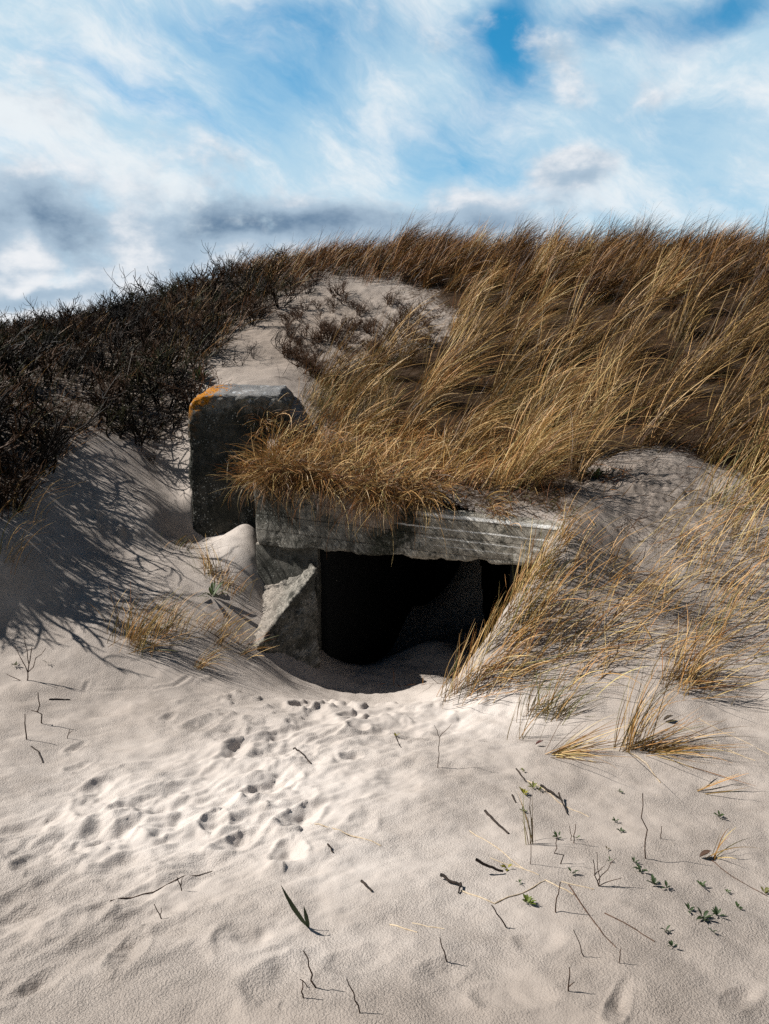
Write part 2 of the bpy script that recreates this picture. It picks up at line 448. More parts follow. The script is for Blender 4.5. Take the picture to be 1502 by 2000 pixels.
gp = [ground_pt(*p) for p in [(172,1330),(165,1346),(200,1350),(250,1344),(300,1350),(340,1340),(368,1322)]]

def seg_dist(x, y, pts):
    d = np.full(x.shape, 9.0)
    for a, b_ in zip(pts[:-1], pts[1:]):
        vx, vy = b_[0] - a[0], b_[1] - a[1]
        t = np.clip(((x - a[0]) * vx + (y - a[1]) * vy) / (vx * vx + vy * vy + 1e-9), 0, 1)
        d = np.minimum(d, np.hypot(x - a[0] - t * vx, y - a[1] - t * vy))
    return d

def detail_h(x, y, q):
    r = np.sqrt(x * x + y * y)
    fade = 1 - sstep(14, 22, r)
    h = 0.030 * fbm2(x * 1.7, y * 1.7, 4, 3) + 0.012 * fbm2(x * 6, y * 6, 3, 11)
    # wind-drift ridges running diagonally over the foreground
    u = x * 0.80 + y * 0.60; v = -x * 0.60 + y * 0.80
    near = (1 - sstep(4.2, 5.2, y))
    px, py = project(np.stack([x, y, np.zeros_like(x)], -1))
    trail = np.exp(-(((x + 0.75) - (y - 2.9) * 0.55) / 0.75) ** 2) * near * sstep(1.7, 2.2, y)
    rid = fbm2(u * 2.2, v * 7.5, 4, 29)
    h = h + near * (0.006 + 0.026 * trail) * rid
    rough = near * (0.2 + trail)
    h = h + rough * 0.015 * fbm2(u * 9, v * 16, 3, 41)
    lump = sstep(0.25, 0.55, fbm2(x * 8, y * 8, 3, 77)) * (1 - sstep(0.02, 0.4, np.abs(y - 4.5) - .15)) * np.exp(-((x + .3) / .9) ** 2)
    h = h + 0.028 * lump
    # trampled, clodded sand on the upper bare patch and right slope
    patch = np.exp(-(((x + 0.2) / 1.3) ** 2 + ((y - 9.6) / 1.6) ** 2)) + np.exp(-(((x - 2.2) / .8) ** 2 + ((y - 6.1) / .8) ** 2))
    patch = 0.65 * patch + 0.3 * np.exp(-(((x - 1.9) / .7) ** 2 + ((y - 6.3) / .7) ** 2))
    h = h + patch * (0.035 * fbm2(x * 3.1, y * 3.1, 4, 55) + 0.040 * fbm2(x * 8, y * 11, 4, 58) + 0.02 * sstep(.1, .5, fbm2(x * 17, y * 17, 3, 59)))
    clod = np.exp(-(((x + 2.2) / .22) ** 2 + ((y - 6.15) / .10) ** 2))
    h = h + clod * 0.06 * sstep(0.0, 0.4, fbm2(x * 14, y * 14, 2, 91))
    for (fx, fy, L, W, hd, dpt) in PR:
        m = np.hypot(x - fx, y - fy) < L * 1.6
        if not m.any(): continue
        dx, dy = x[m] - fx, y[m] - fy
        wob = 0.20 * fbm2(x[m] * 16, y[m] * 16, 3, 5)
        a = (dx * math.cos(hd) + dy * math.sin(hd)) / (L / 2); b_ = (-dx * math.sin(hd) + dy * math.cos(hd)) / (W / 2)
        rr = np.sqrt(a * a + (b_ * (1 + 0.25 * a)) ** 2) + wob
        dpt = dpt * .50; L = L * 1.15; W = W * 1.25
        hh = -dpt * 1.15 * np.exp(-(rr / 0.72) ** 2) + dpt * 0.38 * np.exp(-((rr - 1.25) / 0.22) ** 2) * (1 + 0.6 * np.sign(-dx) * np.minimum(1, np.abs(a)))
        h[m] = h[m] + hh * (1 + 0.5 * fbm2(x[m] * 22, y[m] * 22, 2, 8))
    m = (np.abs(x + 1.6) < 1.0) & (np.abs(y - 4.6) < 0.8)
    if m.any():
        dd = seg_dist(x[m], y[m], gp)
        h[m] = h[m] - 0.006 * np.exp(-(dd / 0.010) ** 2) + 0.005 * np.exp(-((dd - 0.026) / 0.012) ** 2)
    return h * fade

def height(x, y, q=None):
    x = np.asarray(x, float); y = np.asarray(y, float)
    shp = x.shape
    x = np.atleast_1d(x); y = np.atleast_1d(y)
    if q is None:
        q = np.where((x > XL) & (x < XR) & (y > ycut(x) + 0.08), qbump(x, y), 0.0)
    z = base_h(x, y, q) + detail_h(x, y, q)
    return z.reshape(shp)

def ground(px, py):
    p = ground_pt(px, py)
    p[2] = float(height(p[0], p[1]))
    return p

def room_mask(x, y):
    yc = ycut(x)
    return (x > -0.62) & (x < 1.00) & (y > yc - 0.1) & (y < 8.95)

def build_terrain():
    O = np.array([0.0, -0.9])
    th = np.concatenate([np.radians(np.linspace(-84, -37, 60, endpoint=False)), np.radians(np.linspace(-37, 37, 700)), np.radians(np.linspace(37, 84, 61)[1:])])
    r = np.concatenate([np.geomspace(1.3, 15, 1000), np.geomspace(15, 5000, 80)[1:]])
    TH, R = np.meshgrid(th, r)
    X = O[0] + R * np.sin(TH); Y = O[1] + R * np.cos(TH)
    nr, nc = X.shape
    idx = np.arange(nr * nc).reshape(nr, nc)
    quads = np.stack([idx[:-1, :-1], idx[:-1, 1:], idx[1:, 1:], idx[1:, :-1]], -1).reshape(-1, 4)
    xf, yf = X.ravel(), Y.ravel()
    zl = base_h(xf, yf, np.zeros_like(xf)) + detail_h(xf, yf, 0)
    yc = ycut(xf)
    inx = (xf > XL) & (xf < XR)
    low = (~inx) | (yf < yc + 0.16) | room_mask(xf, yf)
    ql = quads[low[quads].all(1)]
    hs = (xf > XL - 0.06) & (xf < XR + 0.06) & (yf > yc + 0.07) & (yf < 40)
    hi_ix = np.where(hs)[0]
    zh = base_h(xf[hi_ix], yf[hi_ix], qbump(xf[hi_ix], yf[hi_ix])) + detail_h(xf[hi_ix], yf[hi_ix], 0)
    remap = np.full(len(xf), -1); remap[hi_ix] = np.arange(len(hi_ix)) + len(xf)
    qh = quads[hs[quads].all(1) & inx[quads].any(1)]
    V = np.concatenate([np.stack([xf, yf, zl], 1), np.stack([xf[hi_ix], yf[hi_ix], zh], 1)])
    Qd = np.concatenate([ql, remap[qh]])
    used = np.zeros(len(V), bool); used[Qd.ravel()] = True
    newi = np.cumsum(used) - 1
    V = V[used]; Qd = newi[Qd]
    # where the sand is dry and loose / where plant litter lies; both carry painted shade too
    px, py = project(V)
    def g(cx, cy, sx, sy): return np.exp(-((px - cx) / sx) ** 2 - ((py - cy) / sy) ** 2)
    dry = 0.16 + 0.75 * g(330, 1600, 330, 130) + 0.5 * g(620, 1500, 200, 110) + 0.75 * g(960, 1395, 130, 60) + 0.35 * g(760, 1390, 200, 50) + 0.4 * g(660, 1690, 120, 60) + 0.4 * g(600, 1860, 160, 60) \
        - 0.42 * g(600, 660, 280, 125) - .15 * g(1200, 1820, 420, 300) - .14 * g(751, 2030, 900, 130) - .5 * g(1030, 950, 110, 40) + 0.5 * g(450, 1080, 60, 90) + .35 * g(900, 1720, 200, 150) - .34 * g(1240, 960, 150, 110) - .10 * g(1300, 1180, 260, 120)  # some negative terms paint in shrub shadows and the shaded hollow above the lintel
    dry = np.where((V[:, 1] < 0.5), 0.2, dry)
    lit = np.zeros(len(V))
    for poly, val in ((P_DENSE, 1.0), (P_SHRUB, 0.6), (P_SPARSE, 0.22), (P_MAT, 0.8), ([(1080,960),(1180,870),(1330,870),(1420,930),(1380,1000),(1250,1080),(1150,1060)], .26), ([(820,950),(1000,930),(1140,930),(1135,1030),(1000,1010),(820,990)], .62)):  # last outline also paints in the shade above the lintel edge
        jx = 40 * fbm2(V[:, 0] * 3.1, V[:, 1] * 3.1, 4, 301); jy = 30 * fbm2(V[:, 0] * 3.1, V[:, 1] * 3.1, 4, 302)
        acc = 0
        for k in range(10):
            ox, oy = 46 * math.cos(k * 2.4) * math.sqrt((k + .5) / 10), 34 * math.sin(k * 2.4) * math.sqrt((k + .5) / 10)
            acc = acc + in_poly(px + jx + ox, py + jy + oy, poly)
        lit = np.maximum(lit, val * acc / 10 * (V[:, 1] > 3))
    o = mesh_np('dune_sand', V, Qd, M_SAND, extra={'dry': dry, 'litter_shade': lit})
    tag(o, kind='structure')
    return o

# photo-space outlines on the ground, used to lay out vegetation
P_DENSE = [(760,500),(800,490),(1000,475),(1502,470),(2300,450),(2300,1030),(1560,1010),(1470,960),(1400,930),(1330,890),(1250,880),(1160,900),(1120,960),(1040,960),(1000,945),(900,900),(740,860),(610,835),(590,800),(640,740),(720,695),(860,665),(900,640),(860,600),(800,560)]
P_MAT = [(485,935),(500,880),(560,840),(700,840),(900,860),(1080,905),(1090,945),(1000,955),(900,962),(800,970),(640,975),(520,970)]
P_SPARSE = [(1000,1150),(1060,1105),(1120,1060),(1300,980),(1450,950),(2300,1020),(2300,1380),(1502,1350),(1330,1350),(1160,1340),(1000,1375),(880,1372),(885,1335)]
P_SHRUB = [(-900,640),(0,630),(250,540),(480,480),(640,470),(880,470),(850,535),(800,555),(720,540),(640,550),(545,595),(455,655),(395,725),(362,860),(300,890),(190,862),(120,895),(70,985),(0,1020),(-900,1050)]
P_CREST = [(430,520),(560,470),(760,460),(800,455),(900,470),(860,560),(640,560),(500,560)]
build_terrain()

# ------------------------------------------------------------------ concrete bunker
def rough_hexa(name, corners, mat, parent, res=0.03, bev=0.03, amp=0.012, seed=0, chip=0.0):
    """corners: front 4 (bl, br, tr, tl) then back 4 (bl, br, tr, tl)"""
    bm = bmesh.new()
    vs = [bm.verts.new(c_) for c_ in corners]
    for f in ((0,1,2,3),(5,4,7,6),(4,0,3,7),(1,5,6,2),(3,2,6,7),(4,5,1,0)):
        bm.faces.new([vs[i] for i in f])
    bmesh.ops.recalc_face_normals(bm, faces=bm.faces)
    if bev > 0:
        bmesh.ops.bevel(bm, geom=list(bm.edges), offset=bev, segments=3, affect='EDGES', profile=0.5)
    for _ in range(8):
        es = [e for e in bm.edges if e.calc_length() > res * 1.5]
        if not es: break
        bmesh.ops.subdivide_edges(bm, edges=es, cuts=1, use_grid_fill=True)
    bmesh.ops.triangulate(bm, faces=[f for f in bm.faces if len(f.verts) > 4])
    bm.normal_update()
    for v in bm.verts:
        p = v.co * 1.0
        d = mnoise.fractal(p * 4.0 + Vector((seed, 0, 0)), 1.0, 2.0, 4) * amp
        d += mnoise.fractal(p * 22.0 + Vector((0, seed, 0)), 1.0, 2.0, 3) * amp * 0.45
        if chip:
            k = max(0.0, 1 - (p.z - corners[0][2]) / 0.10)
            d -= k * chip * max(0.0, 0.1 + mnoise.fractal(Vector((p.x * 5.0, p.y * 5.0, p.z * 14.0 + seed)), 0.8, 2.2, 4)) * 1.6
        v.co += v.normal * d
    me = bpy.data.meshes.new(name); bm.to_mesh(me); bm.free()
    for p in me.polygons: p.use_smooth = True
    me.materials.append(mat)
    o = bpy.data.objects.new(name, me); COL.objects.link(o); o.parent = parent
    return o

bunker = empty('bunker', (0, 0, 0), 'half-buried grey concrete bunker with a dark square entrance in the dune', 'bunker')
fdir = (RB - LB); fdir[2] = 0; fdir /= np.linalg.norm(fdir)
bdir = np.array([-fdir[1], fdir[0], 0.0])           # into the dune
def back(p, d): return np.asarray(p) + bdir * d
lint = rough_hexa('lintel', [LB, RB, RT, LT, back(LB, .62), back(RB, .5), back(RT, .5), back(LT, .62)], M_LINTEL, bunker, 0.02, 0.024, 0.013, 3, chip=0.035)
# flank wall, rounded shoulder
f0 = at(377, 1060, YW); f1 = at(560, 1060, YW)
def rough_prism(name, prof, y0, y1, mat, parent, res, bev, amp, seed, lift=0.0, turn=0.0):
    """outline in x, z drawn on the plane y0 and carried back to y1; lift raises the upper rear, turn swings the right end back"""
    bm = bmesh.new(); x0 = prof[0][0]; zt = max(p[1] for p in prof)
    fr = [bm.verts.new((x, y0 + turn * (x - x0), z)) for x, z in prof]
    bk = [bm.verts.new((x, y1 + turn * (x - x0), z + (lift if z > zt - .3 else 0))) for x, z in prof]
    n = len(prof)
    for k in range(n): bm.faces.new([fr[k], fr[(k + 1) % n], bk[(k + 1) % n], bk[k]])
    bm.faces.new(fr); bm.faces.new(list(reversed(bk)))
    bmesh.ops.recalc_face_normals(bm, faces=bm.faces)
    rim = [e for e in bm.edges if (e.verts[0] in fr) == (e.verts[1] in fr)]
    bmesh.ops.bevel(bm, geom=rim, offset=bev, segments=3, affect='EDGES', profile=0.5)
    bmesh.ops.triangulate(bm, faces=bm.faces)
    for _ in range(9):
        es = [e for e in bm.edges if e.calc_length() > res * 1.6]
        if not es: break
        bmesh.ops.subdivide_edges(bm, edges=es, cuts=1)
        bmesh.ops.triangulate(bm, faces=[f for f in bm.faces if len(f.verts) > 3])
    bmesh.ops.recalc_face_normals(bm, faces=bm.faces); bm.normal_update()
    for v in bm.verts:
        p = v.co * 1.0
        d = mnoise.fractal(p * 4.0 + Vector((seed, 0, 0)), 1.0, 2.0, 4) * amp + mnoise.fractal(p * 24.0 + Vector((0, seed, 0)), 1.0, 2.0, 3) * amp * .6
        crack = abs(p.y - (y0 + .20 + .05 * mnoise.noise(p * 5)))          # split running along the top
        if p.z > 1.5 and crack < .02: d -= .03 * (1 - crack / .02)
        v.co += v.normal * d
    me = bpy.data.meshes.new(name); bm.to_mesh(me); bm.free()
    for p in me.polygons: p.use_smooth = True
    me.materials.append(mat)
    o = bpy.data.objects.new(name, me); COL.objects.link(o); o.parent = parent
    return o
prof = [(XL, -.3), (f1[0] - .02, -.3), (f1[0] + .02, 1.50), (f1[0] - .06, 1.60), (XL + .24, 1.605)]
prof += [(XL + .16 - .16 * math.sin(a), 1.44 + .16 * math.cos(a)) for a in np.radians([20, 40, 60, 80])]
prof += [(XL - .005, 1.38)]
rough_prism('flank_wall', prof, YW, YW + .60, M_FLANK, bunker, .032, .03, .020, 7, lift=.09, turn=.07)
# jamb set back under the lintel, left of the opening
J0 = at(503, 1140, 6.10); J1 = at(622, 1140, 5.90)
zb = LB[2] + .03
rough_hexa('jamb', [(J0[0], J0[1], -.9), (J1[0], J1[1], -.9), (J1[0], J1[1], zb), (J0[0], J0[1], zb),
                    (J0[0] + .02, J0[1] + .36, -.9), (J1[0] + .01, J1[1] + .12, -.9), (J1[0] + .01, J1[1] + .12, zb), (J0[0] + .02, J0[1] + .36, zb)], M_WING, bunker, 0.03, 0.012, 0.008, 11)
# sloping wing wall in front of the jamb
A = at(617, 1112, 5.72); B = at(626, 1330, 5.60); Cw = at(497, 1268, 5.40); A2 = at(604, 1098, 6.03); C2 = at(497, 1160, 6.08)
wing = [(Cw[0], Cw[1], -1.0), (B[0], B[1], -1.0), A, Cw, (C2[0], C2[1], -1.0), (B[0] - .02, A2[1], -1.0), A2, C2]
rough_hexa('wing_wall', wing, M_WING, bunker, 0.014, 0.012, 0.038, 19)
# room behind the opening
def P2(x, d, z):                                    # x along world x on the lintel line, d metres behind its face
    yy = float(ycut(np.array(x))); return np.array([x, yy, z]) + bdir * d
OL = J1[0]; OR = at(985, 1150, 5.45)[0]
def slab(name, x0, x1, d0, d1, z0, z1, seed):
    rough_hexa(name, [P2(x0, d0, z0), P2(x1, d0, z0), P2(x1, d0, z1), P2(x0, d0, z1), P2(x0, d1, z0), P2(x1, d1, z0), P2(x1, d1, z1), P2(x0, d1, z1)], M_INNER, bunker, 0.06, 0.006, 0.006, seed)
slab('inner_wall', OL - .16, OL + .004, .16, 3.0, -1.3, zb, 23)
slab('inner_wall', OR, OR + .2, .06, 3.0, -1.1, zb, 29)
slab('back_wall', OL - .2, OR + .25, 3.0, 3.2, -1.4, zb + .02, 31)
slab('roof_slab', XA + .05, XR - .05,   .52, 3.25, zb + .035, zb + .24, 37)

# ------------------------------------------------------------------ grass blades
def blades(rng, base, az, lean, bend, L, wd, c0, c1, seg=6, wob=0.25):
    n = len(base)
    t = np.linspace(0, 1, seg + 1)
    ang = lean[:, None] + bend[:, None] * t[None] ** 1.25
    azz = az[:, None] + rng.normal(0, wob, (n, 1)) * t[None] ** 2
    d = np.stack([np.sin(ang) * np.cos(azz), np.sin(ang) * np.sin(azz), np.cos(ang)], -1)
    step = (L / seg)[:, None, None] * 0.5 * (d[:, 1:] + d[:, :-1])
    P = np.concatenate([base[:, None], base[:, None] + np.cumsum(step, 1)], 1)
    rv = rng.normal(0, 1, (n, 1, 3)) ; s = np.cross(d, rv); s /= np.linalg.norm(s, axis=-1, keepdims=True) + 1e-9
    tap = (1 - t ** 2.2 * 0.85) * (0.75 + 0.25 * np.minimum(1, t * 5))
    hw = 0.5 * wd[:, None, None] * tap[None, :, None]
    V = np.stack([P - s * hw, P + s * hw], 2).reshape(-1, 3)
    k = (t[None, :, None] ** 0.8)
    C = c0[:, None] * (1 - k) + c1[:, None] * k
    C = np.repeat(C[:, :, None], 2, 2).reshape(-1, 3)
    m = (seg + 1) * 2
    o = (np.arange(n) * m)[:, None] + (np.arange(seg) * 2)[None]
    Qd = np.stack([o, o + 1, o + 3, o + 2], -1).reshape(-1, 4)
    return V, Qd, C

class Bag:
    def __init__(self): self.v, self.q, self.c, self.n = [], [], [], 0
    def add(self, V, Qd, C): self.v.append(V); self.q.append(Qd + self.n); self.c.append(C); self.n += len(V)
    def build(self, name, mat, **kw):
        return mesh_np(name, np.concatenate(self.v), np.concatenate(self.q), mat, cols=np.concatenate(self.c), **kw)

STRAW = np.array([0.54, 0.292, 0.098]); PALE = np.array([0.74, 0.51, 0.235]); RUST = np.array([0.29, 0.115, 0.030]); BROWN = np.array([0.085, 0.044, 0.020]); GREEN = np.array([0.115, 0.125, 0.030]); OLIVE = np.array([0.165, 0.112, 0.034])
def palette(rng, n, wts):
    names = [STRAW, PALE, RUST, BROWN, GREEN, OLIVE]
    ww = np.array(wts, float); ww /= ww.sum()
    k = rng.choice(len(names), n, p=ww)
    C = np.array(names)[k] * rng.uniform(0.75, 1.2, (n, 1)) * rng.normal(1, 0.05, (n, 3))
    return np.clip(C, 0.01, 0.85)

def scatter(rng, n, poly, xr, yr, off=True):
    x = rng.uniform(*xr, n); y = rng.uniform(*yr, n)
    z = base_h(x, y, np.where((x > XL) & (x < XR) & (y > ycut(x) + 0.08), qbump(x, y), 0.0))
    px, py = project(np.stack([x, y, z], -1))
    jx = 34 * fbm2(x * 3.1, y * 3.1, 3, 301); jy = 24 * fbm2(x * 3.1, y * 3.1, 3, 302)
    ok = in_poly(px + jx, py + jy, poly)
    ok &= ~((x > XL - .05) & (x < XA + .02) & (y > YW - .1) & (y < YW + .68))
    ok &= ~((x > XA - .02) & (x < XR - .3) & (y < ycut(x) + 0.10) & (y > ycut(x) - 1.0))
    return x[ok], y[ok], px[ok], py[ok]

rng = np.random.default_rng(7)
def dense_grass():
    bag = Bag()
    x, y, px, py = scatter(rng, 3000, P_DENSE, (-3.2, 9.5), (5.2, 14.0))
    keep = []
    for i in range(len(x)):
        if all((x[i] - x[j]) ** 2 + (y[i] - y[j]) ** 2 > (0.30 + .14 * (py[i] > 600)) ** 2 for j in keep): keep.append(i)
    x, y, px, py = x[keep], y[keep], px[keep], py[keep]
    gust = fbm2(x * 0.8, y * 0.8, 3, 101)
    for i in range(len(x)):
        far = float(sstep(8, 11.5, y[i])); golden = float(sstep(700, 860, py[i]) * (1 - sstep(900, 1150, px[i])))
        big = rng.uniform(.75, 1.25) * (1 - .30 * far)
        n = int(rng.integers(135, 255) * (0.75 + 0.5 * (gust[i] + .4)))
        sp = rng.uniform(.035, .08)
        bx = x[i] + rng.normal(0, sp, n); by = y[i] + rng.normal(0, sp, n)
        bz = height(bx, by) - 0.01
        az = rng.normal(rng.normal(0.12 + 0.4 * gust[i], .25), 0.36, n)
        L = rng.uniform(.34, 1.0, n) * big * (1 - .15 * golden)
        lean = np.abs(rng.normal(0.46 + 0.25 * golden + rng.normal(0, .12), 0.25, n)); bend = rng.normal(0.78 + 0.25 * golden + .3 * gust[i], 0.32, n)
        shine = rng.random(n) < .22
        wd = np.where(shine, rng.uniform(.005, .0082, n), rng.uniform(.003, .0052, n)) * (1 + 0.2 * far)
        if rng.random() < far * .9: wts = (.9, .3, 5, 4, .2, .5)
        elif golden > .5: wts = (5, 3.5, 1.2, 1, .4, 1.0)
        else: wts = (3.2, 1.4, 3.2, 2.4, .6, 1.4)
        c1 = palette(rng, n, wts) * rng.uniform(.75, 1.1)
        c1 = c1 * np.where(shine, 1.15, .40)[:, None]  # highlights and shade painted into the colour, blade by blade
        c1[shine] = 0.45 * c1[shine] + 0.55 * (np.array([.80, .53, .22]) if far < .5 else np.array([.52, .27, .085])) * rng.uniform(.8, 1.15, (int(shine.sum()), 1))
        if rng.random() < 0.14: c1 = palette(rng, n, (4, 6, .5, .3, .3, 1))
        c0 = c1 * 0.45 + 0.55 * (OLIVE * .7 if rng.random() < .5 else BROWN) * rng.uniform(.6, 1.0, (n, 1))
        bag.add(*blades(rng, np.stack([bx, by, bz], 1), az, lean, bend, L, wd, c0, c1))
        # old broken litter at the foot, dark to paint the shade between tussocks
        m = 60
        bx = x[i] + rng.normal(0, .20, m); by = y[i] + rng.normal(0, .20, m); bz = height(bx, by)
        cc = palette(rng, m, (.5, .1, 2.5, 6, .1, .3)) * .6
        bag.add(*blades(rng, np.stack([bx, by, bz], 1), rng.normal(0.1, .9, m), rng.uniform(.5, 1.4, m), rng.normal(.3, .5, m), rng.uniform(.12, .38, m), rng.uniform(.003, .006, m), cc, cc, seg=4))
    # thinner brown grass among the crest shrubs
    x, y, px, py = scatter(rng, 14000, P_CREST, (-3.6, 1.6), (9.5, 14)); m = len(x); z = height(x, y)
    c1 = palette(rng, m, (2, .8, 5, 4, .2, .6)); c0 = c1 * .5 + .3 * BROWN
    bag.add(*blades(rng, np.stack([x, y, z], 1), rng.normal(.15, .35, m), np.abs(rng.normal(.40, .2, m)), rng.normal(.8, .3, m), rng.uniform(.25, .58, m), rng.uniform(.004, .0065, m), c0, c1))
    o = bag.build('marram_grass', M_BLADE)
    tag(o, 'dense golden brown dune grass blown to the right over the slope', 'grass', kind='stuff')
    print('dense', len(keep), bag.n, m)

def mat_grass():
    bag = Bag()
    x, y, px, py = scatter(rng, 9000, P_MAT, (-1.6, 1.6), (5.2, 7.4))
    n = len(x)
    z = height(x, y)
    az = rng.normal(0.15, 0.9, n)
    lean = np.abs(rng.normal(0.75, .3, n)); bend = rng.normal(.75, .45, n)
    L = rng.uniform(.16, .42, n)
    c1 = palette(rng, n, (5, 5, 1.5, 1.5, .3, .8)) * 1.1; c0 = c1 * .5 + .5 * BROWN
    bag.add(*blades(rng, np.stack([x, y, z], 1), az, lean, bend, L, rng.uniform(.003, .0055, n), c0, c1, wob=.6))
    # fringe hanging over the front of the lintel
    m = 2600
    cl = XA - .02 + (rng.random(26) ** 1.25) * 1.85; ck = rng.integers(0, 26, m); cs = rng.uniform(.35, 1.25, 26)[ck]; ca = rng.normal(0, .5, 26)[ck]
    xs = np.clip(cl[ck] + rng.normal(0, .06, m), XA - .05, XR + .02)
    ys = ycut(xs) + rng.uniform(-.01, .22, m); zs = height(xs, np.maximum(ys, ycut(xs) + .1)) + rng.uniform(-.02, .07, m)
    az = ca + rng.normal(-1.5, .7, m); lean = rng.uniform(.5, 1.7, m); bend = rng.uniform(.5, 2.2, m)
    hang = (1 - sstep(.0, .75, xs))
    L = rng.uniform(.10, .24, m) + cs * .42 * rng.random(m) ** 1.6 * hang + .06 * hang
    c1 = palette(rng, m, (4, 3, 3, 4, .2, .5)) * rng.uniform(.45, 1.1, (m, 1)); c0 = c1 * .5 + .4 * BROWN
    bag.add(*blades(rng, np.stack([xs, ys, zs], 1), az, lean, bend, L, rng.uniform(.003, .006, m), c0, c1, wob=.7))
    # left corner tuft spreading over the flank wall
    m = 320
    xs = XA + rng.normal(.06, .10, m); ys = LB[1] + rng.uniform(.05, .5, m); zs = height(xs, np.maximum(ys, ycut(np.maximum(xs, XA)) + .1)); zs = np.maximum(zs, .9)
    az = rng.normal(-2.6, 1.0, m); lean = np.abs(rng.normal(.6, .4, m)); bend = rng.normal(.9, .5, m)
    c1 = palette(rng, m, (4, 2, 2, 1, 1, 2)); c0 = c1 * .6 + .4 * OLIVE
    bag.add(*blades(rng, np.stack([xs, ys, zs], 1), az, lean, bend, rng.uniform(.14, .42, m), rng.uniform(.003, .0055, m), c0, c1, wob=.5))
    o = bag.build('matted_grass', M_BLADE)
    tag(o, 'matted pale straw hanging over the front edge of the bunker lintel', 'grass', kind='stuff')

def sparse_fill():
    """thin green-yellow grass on the sand between flank wall and dune, and fallen straw on the right bank"""
    bag = Bag()
    x, y, px, py = scatter(rng, 5000, [(560,850),(585,790),(640,735),(760,690),(760,850),(600,850)], (-1.6, .6), (6.2, 9))
    n = len(x); z = height(x, y)
    c1 = palette(rng, n, (3, 2, .5, .3, 1.5, 4)); c0 = c1 * .6 + .4 * OLIVE
    bag.add(*blades(rng, np.stack([x, y, z], 1), rng.normal(.4, .6, n), np.abs(rng.normal(.4, .2, n)), rng.normal(.6, .4, n), rng.uniform(.15, .4, n), rng.uniform(.0025, .0045, n), c0, c1))
    o = bag.build('thin_grass', M_BLADE)
    tag(o, 'thin yellow green grass on the bare sand behind the flank wall', 'grass', kind='stuff')
    bag = Bag()
    x, y, px, py = scatter(rng, 1700, P_SPARSE, (.3, 6.5), (3.6, 7))
    n = len(x); z = height(x, y) + rng.uniform(0.003, .05, n)
    c1 = palette(rng, n, (3, 7, .8, 1.2, .2, .5)); c0 = c1 * .8
    bag.add(*blades(rng, np.stack([x, y, z], 1), rng.normal(.1, .35, n), rng.normal(1.22, .22, n), rng.normal(.2, .2, n), rng.uniform(.25, .65, n), rng.uniform(.0022, .0042, n), c0, c1, wob=.3))
    x, y, px, py = scatter(rng, 1000, [(1130,960),(1180,880),(1330,880),(1420,930),(1380,1000),(1250,1080),(1150,1060)], (1, 5), (4.8, 7.5))
    n = len(x); z = height(x, y) + .004
    cc = palette(rng, n, (.6, .3, 2, 6, .1, .4)) * .8
    bag.add(*blades(rng, np.stack([x, y, z], 1), rng.uniform(-3, 3, n), rng.normal(1.25, .25, n), rng.normal(.2, .3, n), rng.uniform(.08, .28, n), rng.uniform(.003, .007, n), cc, cc, seg=4))
    m = 900; xs = rng.uniform(.0, XR + .12, m); ys = ycut(xs) + rng.uniform(.06, .65, m); z = height(xs, ys) + .004  # dark litter that also paints in the shade above the lintel
    cc = palette(rng, m, (.8, .4, 2, 5, 1.2, .6)) * .75
    bag.add(*blades(rng, np.stack([xs, ys, z], 1), rng.uniform(-3, 3, m), rng.normal(1.1, .35, m), rng.normal(.3, .4, m), rng.uniform(.05, .20, m), rng.uniform(.003, .006, m), cc, cc, seg=4))
    o = bag.build('fallen_straw', M_BLADE)
    tag(o, 'fallen dry straw strewn over the sandy right bank', 'straw', kind='stuff')

dense_grass(); mat_grass(); sparse_fill()

# ------------------------------------------------------------------ single grass tufts
def tuft(name, px, py, n, L, wts, label, cat='grass tuft', group=None, az=0.1, lean=.25, bend=.7, spread=.05, green=.5, wide=.0048, low=0, anchor=None):
    p = ground(px, py) if anchor is None else np.array(anchor)
    r = np.random.default_rng(int(px * 7 + py * 13))
    if px > 860 and n > 70: n = int(n * (.36 if px > 1100 and py < 1320 else .56)); L *= 1.06; wide *= 1.05; spread *= 1.2
    bx = r.normal(0, spread, n); by = r.normal(0, spread * .7, n)
    bz = height(p[0] + bx, p[1] + by) - p[2] - .012
    base = np.stack([bx, by, bz], 1)
    c1 = palette(r, n, wts); c0 = c1 * (1 - green) + green * OLIVE * r.uniform(.5, 1.1, (n, 1))
    lv = np.abs(r.normal(lean, .17, n)); bd = r.normal(bend, .25, n); LL = L * r.uniform(.45, 1.1, n); azz = r.normal(az, .55, n)
    if low:
        k = r.random(n) < low
        lv[k] = r.uniform(.95, 1.35, k.sum()); bd[k] = r.uniform(.1, .45, k.sum()); azz[k] = r.normal(az - .2, .5, k.sum())
    V, Qd, C = blades(r, base, azz, lv, bd, LL, r.uniform(.6, 1.15, n) * wide, c0, c1, seg=7)
    o = mesh_np(name, V, Qd, M_BLADE, cols=C)
    o.location = p
    return tag(o, label, cat, group)

